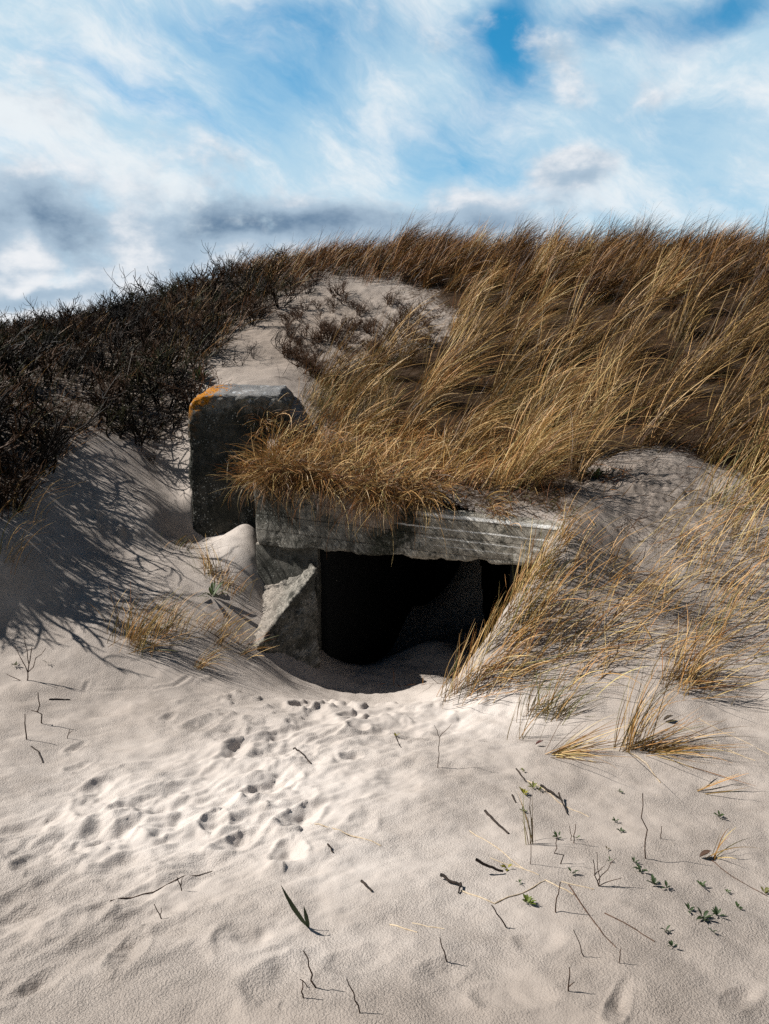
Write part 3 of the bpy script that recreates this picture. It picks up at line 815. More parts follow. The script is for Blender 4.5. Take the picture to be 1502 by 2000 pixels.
G1 = 'marram grass tufts on the open sand'
YG = (4, 4, .6, .5, 2, 2.5); DRY = (4, 6, .8, .8, .25, .6); GRN = (1.5, 1, .3, .3, 5, 4)
TUFTS = [
 (1228,1468,170,.50,YG,'upright tuft with green base standing alone on its own low sand mound',dict(lean=.20,bend=.55,spread=.035,low=.30,green=.75)),
 (1335,1332,240,.46,DRY,'bushy straw tuft with a dark shaded foot on the right slope',dict(lean=.30,bend=.75,spread=.075,low=.15,green=.5)),
 (888,1362,90,.46,YG,'tall green stalks at the sandy edge right of the dark entrance',dict(lean=.12,bend=.35,spread=.05,az=.3,low=.05,green=.7)),
 (925,1345,170,.42,DRY,'golden low tuft hugging the rim right of the entrance',dict(lean=.6,bend=.75,spread=.09,low=.25)),
 (985,1300,190,.50,DRY,'broad golden tuft on the bank between entrance and rim',dict(lean=.55,bend=.7,spread=.10,low=.2)),
 (1025,1215,200,.52,YG,'yellow green tuft rising before the right end of the lintel',dict(lean=.22,bend=.6,spread=.08,green=.6)),
 (1000,1165,90,.42,YG,'slender upright blades against the lintel beside the dark opening',dict(lean=.12,bend=.5,spread=.05,green=.7,az=.2)),
 (1080,1240,180,.52,DRY,'dense straw tuft behind the broad one on the bank',dict(lean=.5,bend=.7,spread=.10,low=.1)),
 (1045,1392,60,.34,GRN,'sparse green tuft where the bank meets bright bare sand',dict(lean=.30,bend=.5,spread=.06,green=.8,low=.2)),
 (1022,1440,12,.30,GRN,'few thin dark green blades crossing on bright sand',dict(lean=.30,bend=.35,spread=.03,green=.8)),
 (1085,1405,40,.34,GRN,'thin green tuft right of the bright sand lip',dict(lean=.35,bend=.6,spread=.05,green=.7,low=.3)),
 (1140,1320,120,.45,DRY,'wind-flattened straw tuft on the middle of the right bank',dict(lean=.7,bend=.7,spread=.10,low=.3)),
 (1180,1230,130,.52,DRY,'long combed straw tuft above the flattened one',dict(lean=.6,bend=.7,spread=.10,low=.2)),
 (1210,1150,120,.52,DRY,'straw tuft under the bare gully of the right slope',dict(lean=.6,bend=.65,spread=.09)),
 (1140,1120,90,.45,YG,'small mixed tuft beside the buried end of the lintel',dict(lean=.4,bend=.6,spread=.07)),
 (1270,1270,110,.48,DRY,'loose straw tuft left of the bushy one',dict(lean=.6,bend=.6,spread=.09,low=.25)),
 (1300,1190,130,.55,DRY,'tall pale tuft in the middle of the right bank',dict(lean=.45,bend=.7,spread=.08)),
 (1385,1250,120,.50,YG,'green footed tuft above and right of the bushy one',dict(lean=.40,bend=.65,spread=.08,green=.7)),
 (1400,1150,150,.58,DRY,'thick pale tuft high on the right bank',dict(lean=.45,bend=.7,spread=.09)),
 (1455,1200,110,.52,DRY,'pale tuft close to the right edge of the photo, mid bank',dict(lean=.5,bend=.6,spread=.09)),
 (1470,1300,80,.45,DRY,'low straw tuft at the right edge beyond the bushy one',dict(lean=.7,bend=.5,spread=.10,low=.4)),
 (1330,1080,140,.58,DRY,'swept straw tuft below the bare shaded gully',dict(lean=.5,bend=.7,spread=.09)),
 (1420,1040,190,.66,YG,'very tall green and straw tuft arching at the right edge',dict(lean=.35,bend=.7,spread=.09,green=.7)),
 (1480,1090,150,.62,DRY,'tall straw tuft under the very tall arching one',dict(lean=.45,bend=.7,spread=.09)),
 (1400,985,200,.66,YG,'tallest dense tuft at the foot of the grassy slope on the right',dict(lean=.35,bend=.65,spread=.09,green=.6)),
 (1475,980,180,.64,DRY,'dense straw tuft cut by the right photo edge above the tall one',dict(lean=.45,bend=.6,spread=.1)),
 (1560,1100,150,.60,DRY,'straw tuft just beyond the right photo edge',dict(lean=.5,bend=.6,spread=.1)),
 (1075,1480,60,.44,DRY,'low yellow tuft lying to the right beside the sand mound',dict(lean=1.1,bend=.25,spread=.02,az=.1,low=.6)),
 (1262,1475,50,.50,DRY,'dry drooping straws right of the upright mound tuft',dict(lean=1.25,bend=.15,spread=.03,az=-.35)),
 (1040,1655,9,.26,GRN,'small spray of slim green blades low on the open foreground sand',dict(lean=.15,bend=.2,spread=.012,az=2.6,green=.8)),
 (1362,1545,9,.28,GRN,'flat green spear of blades lying right of the sand mound',dict(lean=1.35,bend=.1,spread=.012,az=-.1,green=.9,wide=.008)),
 (1385,1680,7,.22,YG,'thin bent blades with a brown foot near the right edge',dict(lean=.8,bend=.8,spread=.015,az=.3)),
 (262,1262,130,.42,YG,'yellow tuft on the sand left of the bunker casting long shadows',dict(lean=.25,bend=.7,spread=.07,low=.2)),
 (240,1222,16,.34,DRY,'few arching straws left of the yellow tuft',dict(lean=.35,bend=1.2,spread=.06,az=2.2)),
 (320,1235,80,.36,YG,'thin low tuft between yellow tuft and green weed',dict(lean=.4,bend=.8,spread=.08)),
 (412,1125,60,.32,YG,'small tuft below the foot of the flank wall',dict(lean=.25,bend=.7,spread=.05,az=2.6)),
 (440,1150,50,.24,DRY,'short dry tuft in the shade right of the small one',dict(lean=.4,bend=.7,spread=.06)),
 (385,1302,34,.34,DRY,'pale arching tuft in front of the sloping wing wall',dict(lean=.7,bend=.9,spread=.02,az=.1)),
 (420,1240,80,.26,DRY,'brown withered tuft left of the wing wall',dict(lean=.5,bend=.8,spread=.09)),
 (470,1275,24,.30,DRY,'straws pointing at the dark foot of the wing wall',dict(lean=1.0,bend=.5,spread=.04,az=.2)),
 (345,1075,30,.16,GRN,'tiny olive tuft at the left foot of the flank wall',dict(lean=.5,bend=.8,spread=.06)),
 (15,1090,22,.45,YG,'arching blades at the left photo edge in bush shade',dict(lean=.3,bend=1.1,spread=.05)),
 (40,1000,18,.5,DRY,'long single straws by the left photo edge above the arching blades',dict(lean=.4,bend=.9,spread=.08)),
 (1058,1118,60,.46,YG,'green stalks standing before the tapering end of the lintel',dict(lean=.18,bend=.6,spread=.05,green=.7)),
 (1095,1062,50,.40,DRY,'pale straws hiding the buried right tip of the lintel',dict(lean=.4,bend=.7,spread=.05)),
 (1018,1150,70,.44,DRY,'straw tuft on the diagonal sand edge under the lintel end',dict(lean=.35,bend=.7,spread=.06)),
 (958,1250,80,.44,YG,'upright tuft halfway down the diagonal sand edge of the entrance',dict(lean=.25,bend=.6,spread=.06,green=.6)),
 (548,800,14,.40,YG,'few long blades leaning in front of the flank wall top',dict(lean=.3,bend=.7,spread=.04)),
]
for (px, py, n, L, wts, lab, kw) in TUFTS:
    anch = None
    if (px, py) == (548, 800): 
        a_ = at(535, 850, 6.62); anch = (a_[0], a_[1], float(height(a_[0], a_[1])))
    if (px, py) == (1000, 1165):
        pass
    tuft('grass_tuft', px, py, n, L, wts, lab, anchor=anch, group=G1, **kw)

# ------------------------------------------------------------------ twigs, sticks, shrubs
def tube(pts, r0, r1, sides=5):
    P = np.array(pts, float); n = len(P)
    T = np.gradient(P, axis=0); T /= np.linalg.norm(T, axis=1, keepdims=True) + 1e-9
    ref = np.array([0.31, 0.77, 0.55]); U = np.cross(T, ref); U /= np.linalg.norm(U, axis=1, keepdims=True) + 1e-9
    W = np.cross(T, U)
    a = np.linspace(0, 2 * np.pi, sides, endpoint=False)
    rr = np.linspace(r0, r1, n)[:, None, None]
    V = P[:, None] + rr * (np.cos(a)[None, :, None] * U[:, None] + np.sin(a)[None, :, None] * W[:, None])
    V = V.reshape(-1, 3)
    i = np.arange(n - 1)[:, None] * sides; j = np.arange(sides)[None]; j2 = (j + 1) % sides
    Qd = np.stack([i + j, i + j2, i + sides + j2, i + sides + j], -1).reshape(-1, 4)
    # end caps as a point
    k = len(V); V = np.concatenate([V, P[:1] - T[:1] * r0 * .3, P[-1:] + T[-1:] * r1])
    caps = []
    for jj in range(0, sides):
        caps.append([k, jj, (jj + 1) % sides, k]); e = (n - 1) * sides; caps.append([k + 1, e + (jj + 1) % sides, e + jj, k + 1])
    return V, Qd

def crook(rng_, a, b, n=6, amp=.08):
    a = np.array(a, float); b = np.array(b, float); L = np.linalg.norm(b - a)
    t = np.linspace(0, 1, n)[:, None]
    P = a + (b - a) * t + rng_.normal(0, amp * L, (n, 3)) * np.sin(np.pi * t) 
    return P

class Tubes:
    def __init__(self): self.v, self.q, self.n = [], [], 0
    def add(self, pts, r0, r1, sides=5):
        V, Qd = tube(pts, r0, r1, sides); self.v.append(V); self.q.append(Qd + self.n); self.n += len(V)
    def arrays(self): return np.concatenate(self.v), np.concatenate(self.q)
    def build(self, name, mat, **kw):
        V, Qd = self.arrays(); return mesh_np(name, V, Qd, mat, **kw)

def shrub_arrays(seed, H=.5, spread=.35, stems=7, sides=3, thick=.006, top=3):
    r = np.random.default_rng(seed); T = Tubes()
    def grow(p, d, L, rad, lev):
        n = 4 if lev else 5
        pts = [p]
        for i in range(n):
            d = d + r.normal(0, .22, 3) + np.array([.03, 0, .06]); d /= np.linalg.norm(d)
            pts.append(pts[-1] + d * L / n)
        T.add(pts, rad, rad * .6, sides)
        if lev < top:
            k = int(r.integers(2, 4)) if lev < 2 and top > 2 else int(r.integers(3, 5))
            for _ in range(k):
                i = int(r.integers(1, n + 1)); dd = d + r.normal(0, .6, 3); dd[2] = abs(dd[2]) * .7 + .2; dd /= np.linalg.norm(dd)
                grow(pts[i], dd, L * r.uniform(.45, .75), rad * .62, lev + 1)
    for s in range(stems):
        a = r.uniform(0, 2 * np.pi); tilt = r.uniform(.1, 1.0)
        d = np.array([math.cos(a) * tilt * spread * 2, math.sin(a) * tilt * spread * 2, 1.0]); d /= np.linalg.norm(d)
        grow(np.array([math.cos(a) * .04, math.sin(a) * .04, -.02]), d, H * r.uniform(.4, .62), thick * r.uniform(.7, 1.1), 0)
    return T.arrays()

PROTO = [shrub_arrays(s, stems=6 + s % 4, thick=.0085, top=2) for s in range(8)]
def thicket():
    r = np.random.default_rng(5)
    x, y, px, py = scatter(r, 9000, P_SHRUB, (-8.0, 1.6), (5.0, 13.6))
    # avoid crowding too far outside the photo
    vs, qs, cs, n = [], [], [], 0; cnt = 0
    gap = fbm2(x * .95, y * .95, 3, 404); tone = np.array([(.016, .013, .011), (.060, .032, .018), (.042, .042, .018), (.095, .052, .028)])
    used = []
    for i in range(len(x)):
        if gap[i] < -.36 - .3 * (py[i] < 620): continue
        if any((x[i] - a) ** 2 + (y[i] - b_) ** 2 < .23 ** 2 for a, b_ in used): continue
        used.append((x[i], y[i]))
        V, Qd = PROTO[int(r.integers(8))]
        a = r.uniform(0, 6.28); s = r.uniform(.75, 1.2) * (0.62 if px[i] > 560 else 1.0) * (.8 if py[i] > 700 and px[i] > 330 else 1) * (1.25 if py[i] > 790 else 1) * (1.35 if r.random() < .10 and px[i] < 430 else 1)
        ca, sa = math.cos(a), math.sin(a)
        W = np.stack([V[:, 0] * ca - V[:, 1] * sa, V[:, 0] * sa + V[:, 1] * ca, V[:, 2]], 1) * np.array([s * 1.1, s * 1.1, s])
        W[:, 0] += W[:, 2] * .15
        W += np.array([x[i], y[i], float(height(x[i], y[i]))])
        vs.append(W); qs.append(Qd + n); n += len(W); cnt += 1
        tt = np.clip(V[:, 2:3] / .45, 0, 1); k_ = tone[int(r.choice(4, p=(.4, .25, .2, .15)))]; cs.append(tone[0] * (1 - tt) + k_ * tt * r.uniform(.8, 1.5))
    xs, ys, _, _ = scatter(r, 1400, [(540,640),(640,585),(760,585),(880,620),(840,690),(720,700),(620,745),(560,735)], (-2, 1.6), (7.5, 11.5))
    for i in range(0, min(95, len(xs))):
        V, Qd = PROTO[int(r.integers(8))]; sc_ = r.uniform(.28, .62)
        W = V * np.array([sc_ * 1.3, sc_ * 1.3, sc_]) + np.array([xs[i], ys[i], float(height(xs[i], ys[i]))])
        vs.append(W); qs.append(Qd + n); n += len(W); cs.append(np.tile(tone[1], (len(W), 1)))
    o = mesh_np('thicket', np.concatenate(vs), np.concatenate(qs), M_SCRUB, cols=np.concatenate(cs))
    tag(o, 'dark leafless thicket of low shrubs along the left crest', 'thicket', kind='stuff')
    print('thicket', cnt, n)
    # straw blades and dim green growth in between
    bag = Bag()
    x, y, px, py = scatter(r, 20000, P_SHRUB, (-8, 1.6), (5.0, 13.6)); m = len(x); z = height(x, y)
    cc = palette(r, m, (.35, .15, 1.5, 6, 2.5, .8)) * .6
    bag.add(*blades(r, np.stack([x, y, z], 1), r.normal(.2, 1.0, m), np.abs(r.normal(.45, .3, m)), r.normal(.4, .4, m), r.uniform(.10, .30, m), r.uniform(.004, .007, m), cc * .5, cc * .8, seg=4))
    x, y, px, py = scatter(r, 7000, P_SHRUB, (-8, 1.6), (5.0, 13.6)); k = fbm2(x * 1.3, y * 1.3, 3, 77) > .0; x, y = x[k], y[k]; m = len(x); z = height(x, y)
    cc = palette(r, m, (3, 1.2, 4, 2, .4, 1)) * .8
    bag.add(*blades(r, np.stack([x, y, z], 1), r.normal(.15, .5, m), np.abs(r.normal(.4, .25, m)), r.normal(.7, .3, m), r.uniform(.25, .6, m), r.uniform(.004, .0065, m), cc * .5, cc))
    o = bag.build('undergrowth', M_BLADE)
    tag(o, 'brown and olive undergrowth between the dark crest shrubs', 'undergrowth', kind='stuff')
thicket()

# single bare shrubs standing on open sand
SHRUBS = [(620,705,.55,'bare dark shrub in the middle of the upper sand patch'),(545,680,.62,'spidery dark shrub on the left edge of the upper sand patch'),
          (470,712,.55,'low dark shrub just above the lichen-covered flank wall'),(742,700,.40,'small twiggy shrub right of the middle of the upper sand patch'),
          (735,610,.40,'tiny bare shrub under the crest at the top of the sand patch'),(500,700,.40,'forked bare shrub between spidery one and the flank wall'),(430,715,.45,'dark shrub touching the scrub edge above the lichen corner'),(590,728,.24,'broken twig clump above the right end of the flank wall'),
          (345,800,.62,'shadowed bare shrub against the left side of the flank wall'),(300,905,.40,'sprawling bare shrub on the shaded slope left of the flank wall'),
          (30,960,.70,'bare shrub at the left photo edge on the shaded slope'),(95,905,.5,'leaning bare shrub at the top of the shaded slope'),
          (1215,1042,.26,'broken dead twig clump in the bare gully on the right slope'),(1110,965,.22,'dark dead twig clump above the right end of the lintel')]
for k, (px, py, s, lab) in enumerate(SHRUBS):
    V, Qd = shrub_arrays(100 + k, stems=5, sides=4, thick=.0058, spread=.45)
    p = ground(px, py)
    o = mesh_np('shrub', V * np.array([s * 1.5, s * 1.5, s * 1.2]), Qd, M_BARK); o.location = p
    tag(o, lab, 'shrub', 'bare shrubs on open sand')

def upright(name, px, py, hpx, r, label, cat='twig', lean=0.0, forks=(), mat=None, group='twigs standing in the sand', leaves=0, amp=.022):
    """twig standing at a photo point; hpx its height in photo pixels; forks: (t, dx px, dy px)"""
    p = ground(px, py); rg = np.random.default_rng(int(px * 3 + py))
    s = math.hypot(p[1], EYE - p[2]) / F
    def off(dx, dy): return np.array([dx * s, rg.normal(0, .15) * abs(dy) * s * .4, dy * s / math.cos(PITCH + .25)])
    r *= .54
    T = Tubes()
    top = off(lean * hpx, hpx)
    main = crook(rg, (0, 0, -.02), top, 7, amp)
    T.add(main, r, r * .6)
    for (t, dx, dy) in forks:
        i = int(round(t * 6)); T.add(crook(rg, main[i], main[i] + off(dx, dy), 5, .03), r * .75, r * .4)
    o = T.build(name, mat or M_TWIG); o.location = p
    return tag(o, label, cat, group)

def lying(name, pts, r, label, cat='stick', mat=None, group='sticks lying on the sand', lift=.6, raise_=0.0, branches=()):
    r *= .64
    P = [ground(*q) for q in pts]; o0 = P[0].copy(); rg = np.random.default_rng(int(pts[0][0]))
    def path(W):
        out = []
        for a, b_ in zip(W[:-1], W[1:]):
            for t in np.linspace(0, 1, 5)[:-1]:
                out.append(a + (b_ - a) * t)
        out.append(W[-1]); out = np.array(out)
        out[:, 2] = height(out[:, 0], out[:, 1]) + r * lift
        out += rg.normal(0, r * .22, out.shape)
        out[:, 2] += raise_ * np.linspace(1, .1, len(out))
        return out - o0
    T = Tubes(); T.add(path(P), r, r * .7, 6)
    for br in branches:
        T.add(path([ground(*q) for q in br]), r * .7, r * .4, 5)
    o = T.build(name, mat or M_BARK); o.location = o0
    return tag(o, label, cat, group)

upright('twig', 52, 1332, 60, .0075, 'four-pronged dark twig near the left photo edge', lean=.25, forks=((0,-38,18),(.35,-18,50),(.3,38,44),(.5,-4,52)))
upright('twig', 84, 1416, 56, .007, 'kinked dark twig with small buds below the pronged one', lean=-.1, forks=((.45,-12,4),))
upright('twig', 52, 1448, 46, .007, 'straight dark twig left of the kinked one', lean=0.0)
upright('twig', 129, 1443, 16, .005, 'tiny upright twig right of the straight one', lean=.45, forks=((.6,8,6),))
upright('twig', 855, 1504, 54, .0045, 'slim forked twig on bright sand below the entrance', lean=.05, forks=((1,22,24),(1,-10,22)))
upright('twig', 1262, 1680, 118, .0052, 'tall thin reddish twig standing right of centre foreground', lean=-.13)
upright('twig', 1083, 1788, 56, .0048, 'short reddish twig between the long pale straw and the sprigs', lean=.12)
upright('twig', 622, 1936, 66, .005, 'V-shaped bare twig near the bottom of the photo', lean=-.35, forks=((.05,-30,26),))
upright('twig', 592, 1962, 32, .0045, 'short twig by the foot of the V-shaped one', lean=.02, forks=((.0,30,-4),))
upright('twig', 708, 1986, 56, .0042, 'thin leaning twig at the bottom edge right of the V-shaped one', lean=-.45)
upright('twig', 320, 1796, 28, .004, 'small Y-shaped twig on the left foreground', lean=-.5, forks=((.4,2,16),))
upright('twig', 357, 1738, 24, .0042, 'little twig touching the long reddish straw', lean=-.4, forks=((.5,4,16),))
upright('twig', 1110, 1950, 38, .0045, 'knobbly dark twig in the lower right foreground', lean=.02, forks=((.3,10,8),))
upright('twig', 876, 1880, 44, .0045, 'dark leaning twig low in the centre foreground', lean=-.35)
upright('twig', 1146, 1880, 46, .0034, 'hair-thin twig leaning left in the lower right', lean=-.55)
upright('twig', 1118, 1652, 26, .0036, 'short thin twig above the leafy sprig row', lean=-.25)
upright('twig', 1119, 1655, 36, .0042, 'small red twig next to the short thin one', lean=.04)
upright('twig', 1097, 1692, 46, .0046, 'crooked twig below the small red one', lean=-.2, amp=.1)
upright('twig', 1291, 1644, 22, .004, 'short pale stub casting a thin shadow', lean=-.02)
upright('twig', 995, 1816, 40, .005, 'dark thin stick standing tilted beside the long pale straw', lean=-.8)
upright('twig', 1172, 1742, 44, .0044, 'reddish branched twig bundle right of the long pale straw', lean=-.3, forks=((.3,30,40),(.2,-6,60),(.5,16,16),(.1,40,14)))
upright('twig', 1035, 1695, 120, .0028, 'long wiry stem standing by the leafy twig', lean=-.02)
upright('twig', 1208, 1895, 26, .0036, 'tiny dark twig low on the right', lean=.1)
lying('stick', [(573,1457),(588,1472),(607,1491)], .008, 'dark stick lying on trampled sand below the entrance')
lying('stick', [(96,1366),(115,1365),(136,1366)], .008, 'short black stick lying beside the pronged twig')
lying('stick', [(947,1590),(968,1612),(993,1637)], .0095, 'straight dark stick lying left of the leafy twig')
lying('stick', [(1055,1549),(1075,1558),(1095,1566)], .009, 'leafy dark twig lying on the sand under the mound', branches=([(1090,1565),(1100,1580),(1108,1598)],), raise_=.02)
lying('stick', [(861,1721),(878,1731),(902,1738)], .0095, 'crooked dark stick with a bent end in the centre foreground', branches=([(900,1738),(896,1748)],), raise_=.012)
lying('stick', [(929,1714),(955,1716),(982,1716)], .009, 'brown stick raised above its shadow in the centre foreground', raise_=.05)
lying('stick', [(706,1727),(718,1738),(726,1747)], .008, 'stubby dark stick lying alone left of centre foreground')
lying('stick', [(640,1664),(646,1668),(650,1673)], .006, 'tiny dark stick on the pale trampled sand')
lying('stick', [(1008,1508),(1020,1520),(1028,1530)], .006, 'small dark stick above the leafy twig')
lying('stick', [(1000,1562),(1007,1572)], .0065, 'very short stick left of the leafy twig')
lying('stick', [(62,1462),(75,1470),(84,1486)], .006, 'crumbled twig pieces beside the pale drift on the left')
lying('stick', [(770,1432),(784,1463)], .005, 'thin dark twig next to the lone yellow sprig')
GS = 'single straws on the sand'
lying('straw', [(215,1762),(300,1738),(415,1697)], .0035, 'long reddish straw lying on the left foreground', 'straw', M_TWIG, GS)
lying('straw', [(607,1605),(670,1625),(745,1655)], .0035, 'pale yellow straw lying right of the footprints', 'straw', M_STRAW, GS)
lying('straw', [(640,1615),(690,1632),(742,1654)], .003, 'second straw meeting the pale yellow one at its right end', 'straw', M_STRAW, GS)
lying('straw', [(900,1745),(965,1770),(1020,1752),(1066,1731)], .004, 'long pale curved straw bent in the middle', 'straw', M_STRAW, GS)
lying('straw', [(1064,1729),(1120,1757)], .004, 'short bright straw at the end of the curved one', 'straw', M_STRAW, GS)
lying('straw', [(1095,1734),(1160,1745)], .0035, 'pale straw touching the reddish twig bundle', 'straw', M_STRAW, GS)
lying('straw', [(917,1622),(970,1660),(1026,1704)], .0035, 'olive straw sloping across the sand below the straight stick', 'straw', M_STRAW, GS)
lying('straw', [(957,1680),(1000,1695),(1052,1718)], .003, 'thin straw under the sloping olive one', 'straw', M_STRAW, GS)
lying('straw', [(762,1804),(815,1827)], .004, 'short greenish straw low in the centre foreground', 'straw', M_STRAW, GS)
lying('straw', [(805,1798),(868,1816)], .003, 'thin bent straw right of the short greenish one', 'straw', M_STRAW, GS)
lying('straw', [(1030,1527),(1060,1548),(1090,1570),(1150,1600)], .0035, 'straws trailing down from the leafy twig', 'straw', M_STRAW, GS)
lying('straw', [(1290,1530),(1262,1495),(1235,1478)], .0035, 'straw trailing from the foot of the mound tuft', 'straw', M_STRAW, GS)
lying('straw', [(1180,1790),(1230,1820),(1278,1846)], .0035, 'dark thin stalk sloping through the sprig row', 'straw', M_TWIG, GS)
lying('straw', [(1110,1738),(1160,1815),(1202,1865)], .0035, 'long dark stalk running down from the curved straw', 'straw', M_TWIG, GS)
lying('straw', [(1330,1420),(1400,1455),(1475,1490)], .0035, 'long straw lying on the right bank beyond the mound tuft', 'straw', M_STRAW, GS)
lying('straw', [(1365,1410),(1430,1440),(1502,1475)], .0035, 'straw parallel to the long one near the right edge', 'straw', M_STRAW, GS)
lying('straw', [(1385,1680),(1430,1715),(1500,1752)], .003, 'dark thin stalk at the right edge pointing down right', 'straw', M_TWIG, GS)

# ------------------------------------------------------------------ small leafy sprigs, leaves
def leaf_arr(p, d, up, L, W, col):
    d = d / np.linalg.norm(d); s = np.cross(d, up); s /= np.linalg.norm(s) + 1e-9; nrm = np.cross(s, d)
    t = [0, .25, .55, .8, 1]; ww = [.12, .8, 1, .6, .05]
    V = []
    for a, b_ in zip(t, ww):
        c_ = p + d * L * a + nrm * L * .18 * math.sin(a * 2.4)
        V += [c_ - s * W * b_ / 2 + nrm * W * .12, c_ - nrm * W * .05, c_ + s * W * b_ / 2 + nrm * W * .12]
    Qd = []
    for i in range(4):
        for k in range(2): Qd.append([i*3+k, i*3+k+1, i*3+k+4, i*3+k+3])
    return np.array(V), np.array(Qd), np.tile(np.array(col), (len(V), 1))

def sprig(px, py, size, n, colr, label, group='green sprigs on the sand', name='leaf_sprig', narrow=.36, up=.7):
    size *= .66 if size < .1 else 1.0
    p = ground(px, py); r = np.random.default_rng(int(px + py * 5)); bag = Bag()
    for i in range(n):
        a = r.uniform(0, 2 * np.pi); e = r.uniform(.15, 1.0) * up
        d = np.array([math.cos(a) * math.cos(e), math.sin(a) * math.cos(e), math.sin(e)])
        cc = np.array(colr) * r.uniform(.7, 1.25) 
        bag.add(*leaf_arr(np.array([0, 0, .004]) + d * size * r.uniform(.0, .25), d, np.array([0, 0, 1.0]), size * r.uniform(.55, 1.1), size * narrow * r.uniform(.7, 1.2), cc))
    o = bag.build(name, M_LEAF); o.location = p
    return tag(o, label, 'sprig', group)
YL = (.24, .22, .02); GL = (.05, .085, .025); DG = (.045, .07, .03)
for (px, py, s, n, cc, lab) in [
 (1030,1774,.044,11,(.10,.13,.02),'compact yellow green sprig below the long curved straw'),
 (990,1702,.040,7,YL,'bright yellow sprig beside the raised brown stick'),
 (1022,1560,.042,7,YL,'yellow sprig left of the leafy twig'),
 (1041,1552,.042,8,(.14,.15,.02),'olive yellow sprig at the end of the leafy twig'),
 (1053,1554,.034,6,(.12,.14,.02),'small yellow green sprig touching the leafy twig'),
 (1020,1592,.036,6,(.10,.12,.02),'little dark yellow sprig below the yellow one'),
 (1021,1511,.034,5,(.12,.13,.03),'faint sprig by the small dark stick above the leafy twig'),
 (775,1438,.036,6,YL,'lone yellow sprig on bright sand before the entrance'),
 (1090,1646,.046,8,GL,'dark green sprig above the crooked twig'),
 (1126,1647,.034,5,GL,'small green sprig next to the small red twig'),
 (1117,1716,.036,6,DG,'dark sprig on the pale patch beside the twig bundle'),
 (1014,1734,.026,5,GL,'tiny sprig right of the bright yellow one'),
 (1210,1554,.030,6,GL,'small sprig below the mound tuft'),
 (1202,1611,.034,7,GL,'sprig with flat leaves in the upper middle of the right sand'),
 (1212,1634,.036,6,DG,'spread brownish sprig under the flat leaved one'),
 (1405,1602,.040,7,GL,'sprig at the right below the green spear'),
 (1238,1690,.034,6,DG,'uppermost sprig of the slanting row'),
 (1252,1708,.044,8,DG,'second sprig of the slanting row'),
 (1277,1740,.046,9,DG,'larger dark sprig in the middle of the slanting row'),
 (1302,1748,.038,7,DG,'sprig right of the larger dark one'),
 (1345,1790,.034,6,DG,'sprig just above the biggest one of the row'),
 (1372,1810,.046,11,DG,'biggest dark green sprig at the end of the row'),
 (1400,1799,.040,9,DG,'dense sprig right of the biggest one'),
 (1370,1735,.034,6,GL,'solitary sprig above the end of the row'),
 (1440,1777,.034,6,GL,'pale sprig near the right edge'),
 (1492,1750,.034,6,(.12,.12,.03),'yellowish sprig cut by the right photo edge'),
 (1300,1828,.034,6,DG,'sprig below and left of the biggest one'),
 (1312,1860,.034,5,DG,'lowest long leaved sprig under the row'),
 (1390,1834,.026,4,DG,'tiny dark sprig under the dense one'),
 (1420,1745,.024,5,GL,'tiny narrow sprig left of the right photo edge'),
 (1190,1690,.022,4,GL,'tiny sprig left of the top of the row'),
 (1185,1670,.022,4,(.12,.09,.04),'small dry sprig above the top of the row')]:
    sprig(px, py, s, n, cc, lab)
sprig(415,1172,.14,12,(.05,.075,.02),'rosette weed with toothed leaves on the sand left of the wing wall', 'green weeds by the bunker', 'weed', .2, .6)
sprig(1165,935,.16,12,(.035,.055,.02),'dark green rosette weed in shade above the lintel end', 'green weeds by the bunker', 'weed', .2, .6)
sprig(390,745,.20,18,(.03,.05,.02),'dark leafy weed beside the lichen-covered wall corner', 'green weeds by the bunker', 'weed', .25, .9)
sprig(95,1300,.06,4,(.05,.07,.02),'small dry sprout right of the pronged twig', name='leaf_sprig', narrow=.15)
sprig(32,1310,.05,5,(.06,.07,.02),'little bud twig left of the pronged twig', name='leaf_sprig')
# two thick blades in the centre foreground
def blade_pair():
    p = ground(604, 1816); bag = Bag()
    for dx, dy, L, W in ((-44, 64, 1, .015), (-9, 32, 1, .013)):
        s = 3.0 / F
        d = np.array([dx * s, .01, dy * s * 1.25]); L = np.linalg.norm(d)
        bag.add(*leaf_arr(np.array([0, 0, -.005]), d, np.array([0.2, -1.0, 0]), L, W, (.045, .06, .03)))
    o = bag.build('grass_sprout', M_LEAF); o.location = p
    tag(o, 'pair of broad dark green blades sprouting alone in the centre foreground', 'sprout')
blade_pair()
def dead_leaf(px, py, s, lab, col=(.09, .035, .03)):
    p = ground(px, py); bag = Bag()
    bag.add(*leaf_arr(np.array([-s / 2, 0, .008]), np.array([1, .2, .25]), np.array([0, 0, 1.0]), s, s * .5, col))
    bag.add(*leaf_arr(np.array([-s / 2, 0, .008]), np.array([1, -.4, .6]), np.array([0, 0, 1.0]), s * .8, s * .4, col))
    o = bag.build('dead_leaf', M_LEAF); o.location = p
    tag(o, lab, 'leaf', 'dead leaves on the sand')
dead_leaf(1054, 1464, .045, 'dark red curled leaf left of the mound tuft')
dead_leaf(1306, 1415, .06, 'dark crumpled leaf on pale sand right of the mound tuft', (.05, .04, .03))
dead_leaf(1379, 1678, .05, 'brown curled leaf at the foot of the thin bent blades', (.08, .045, .03))

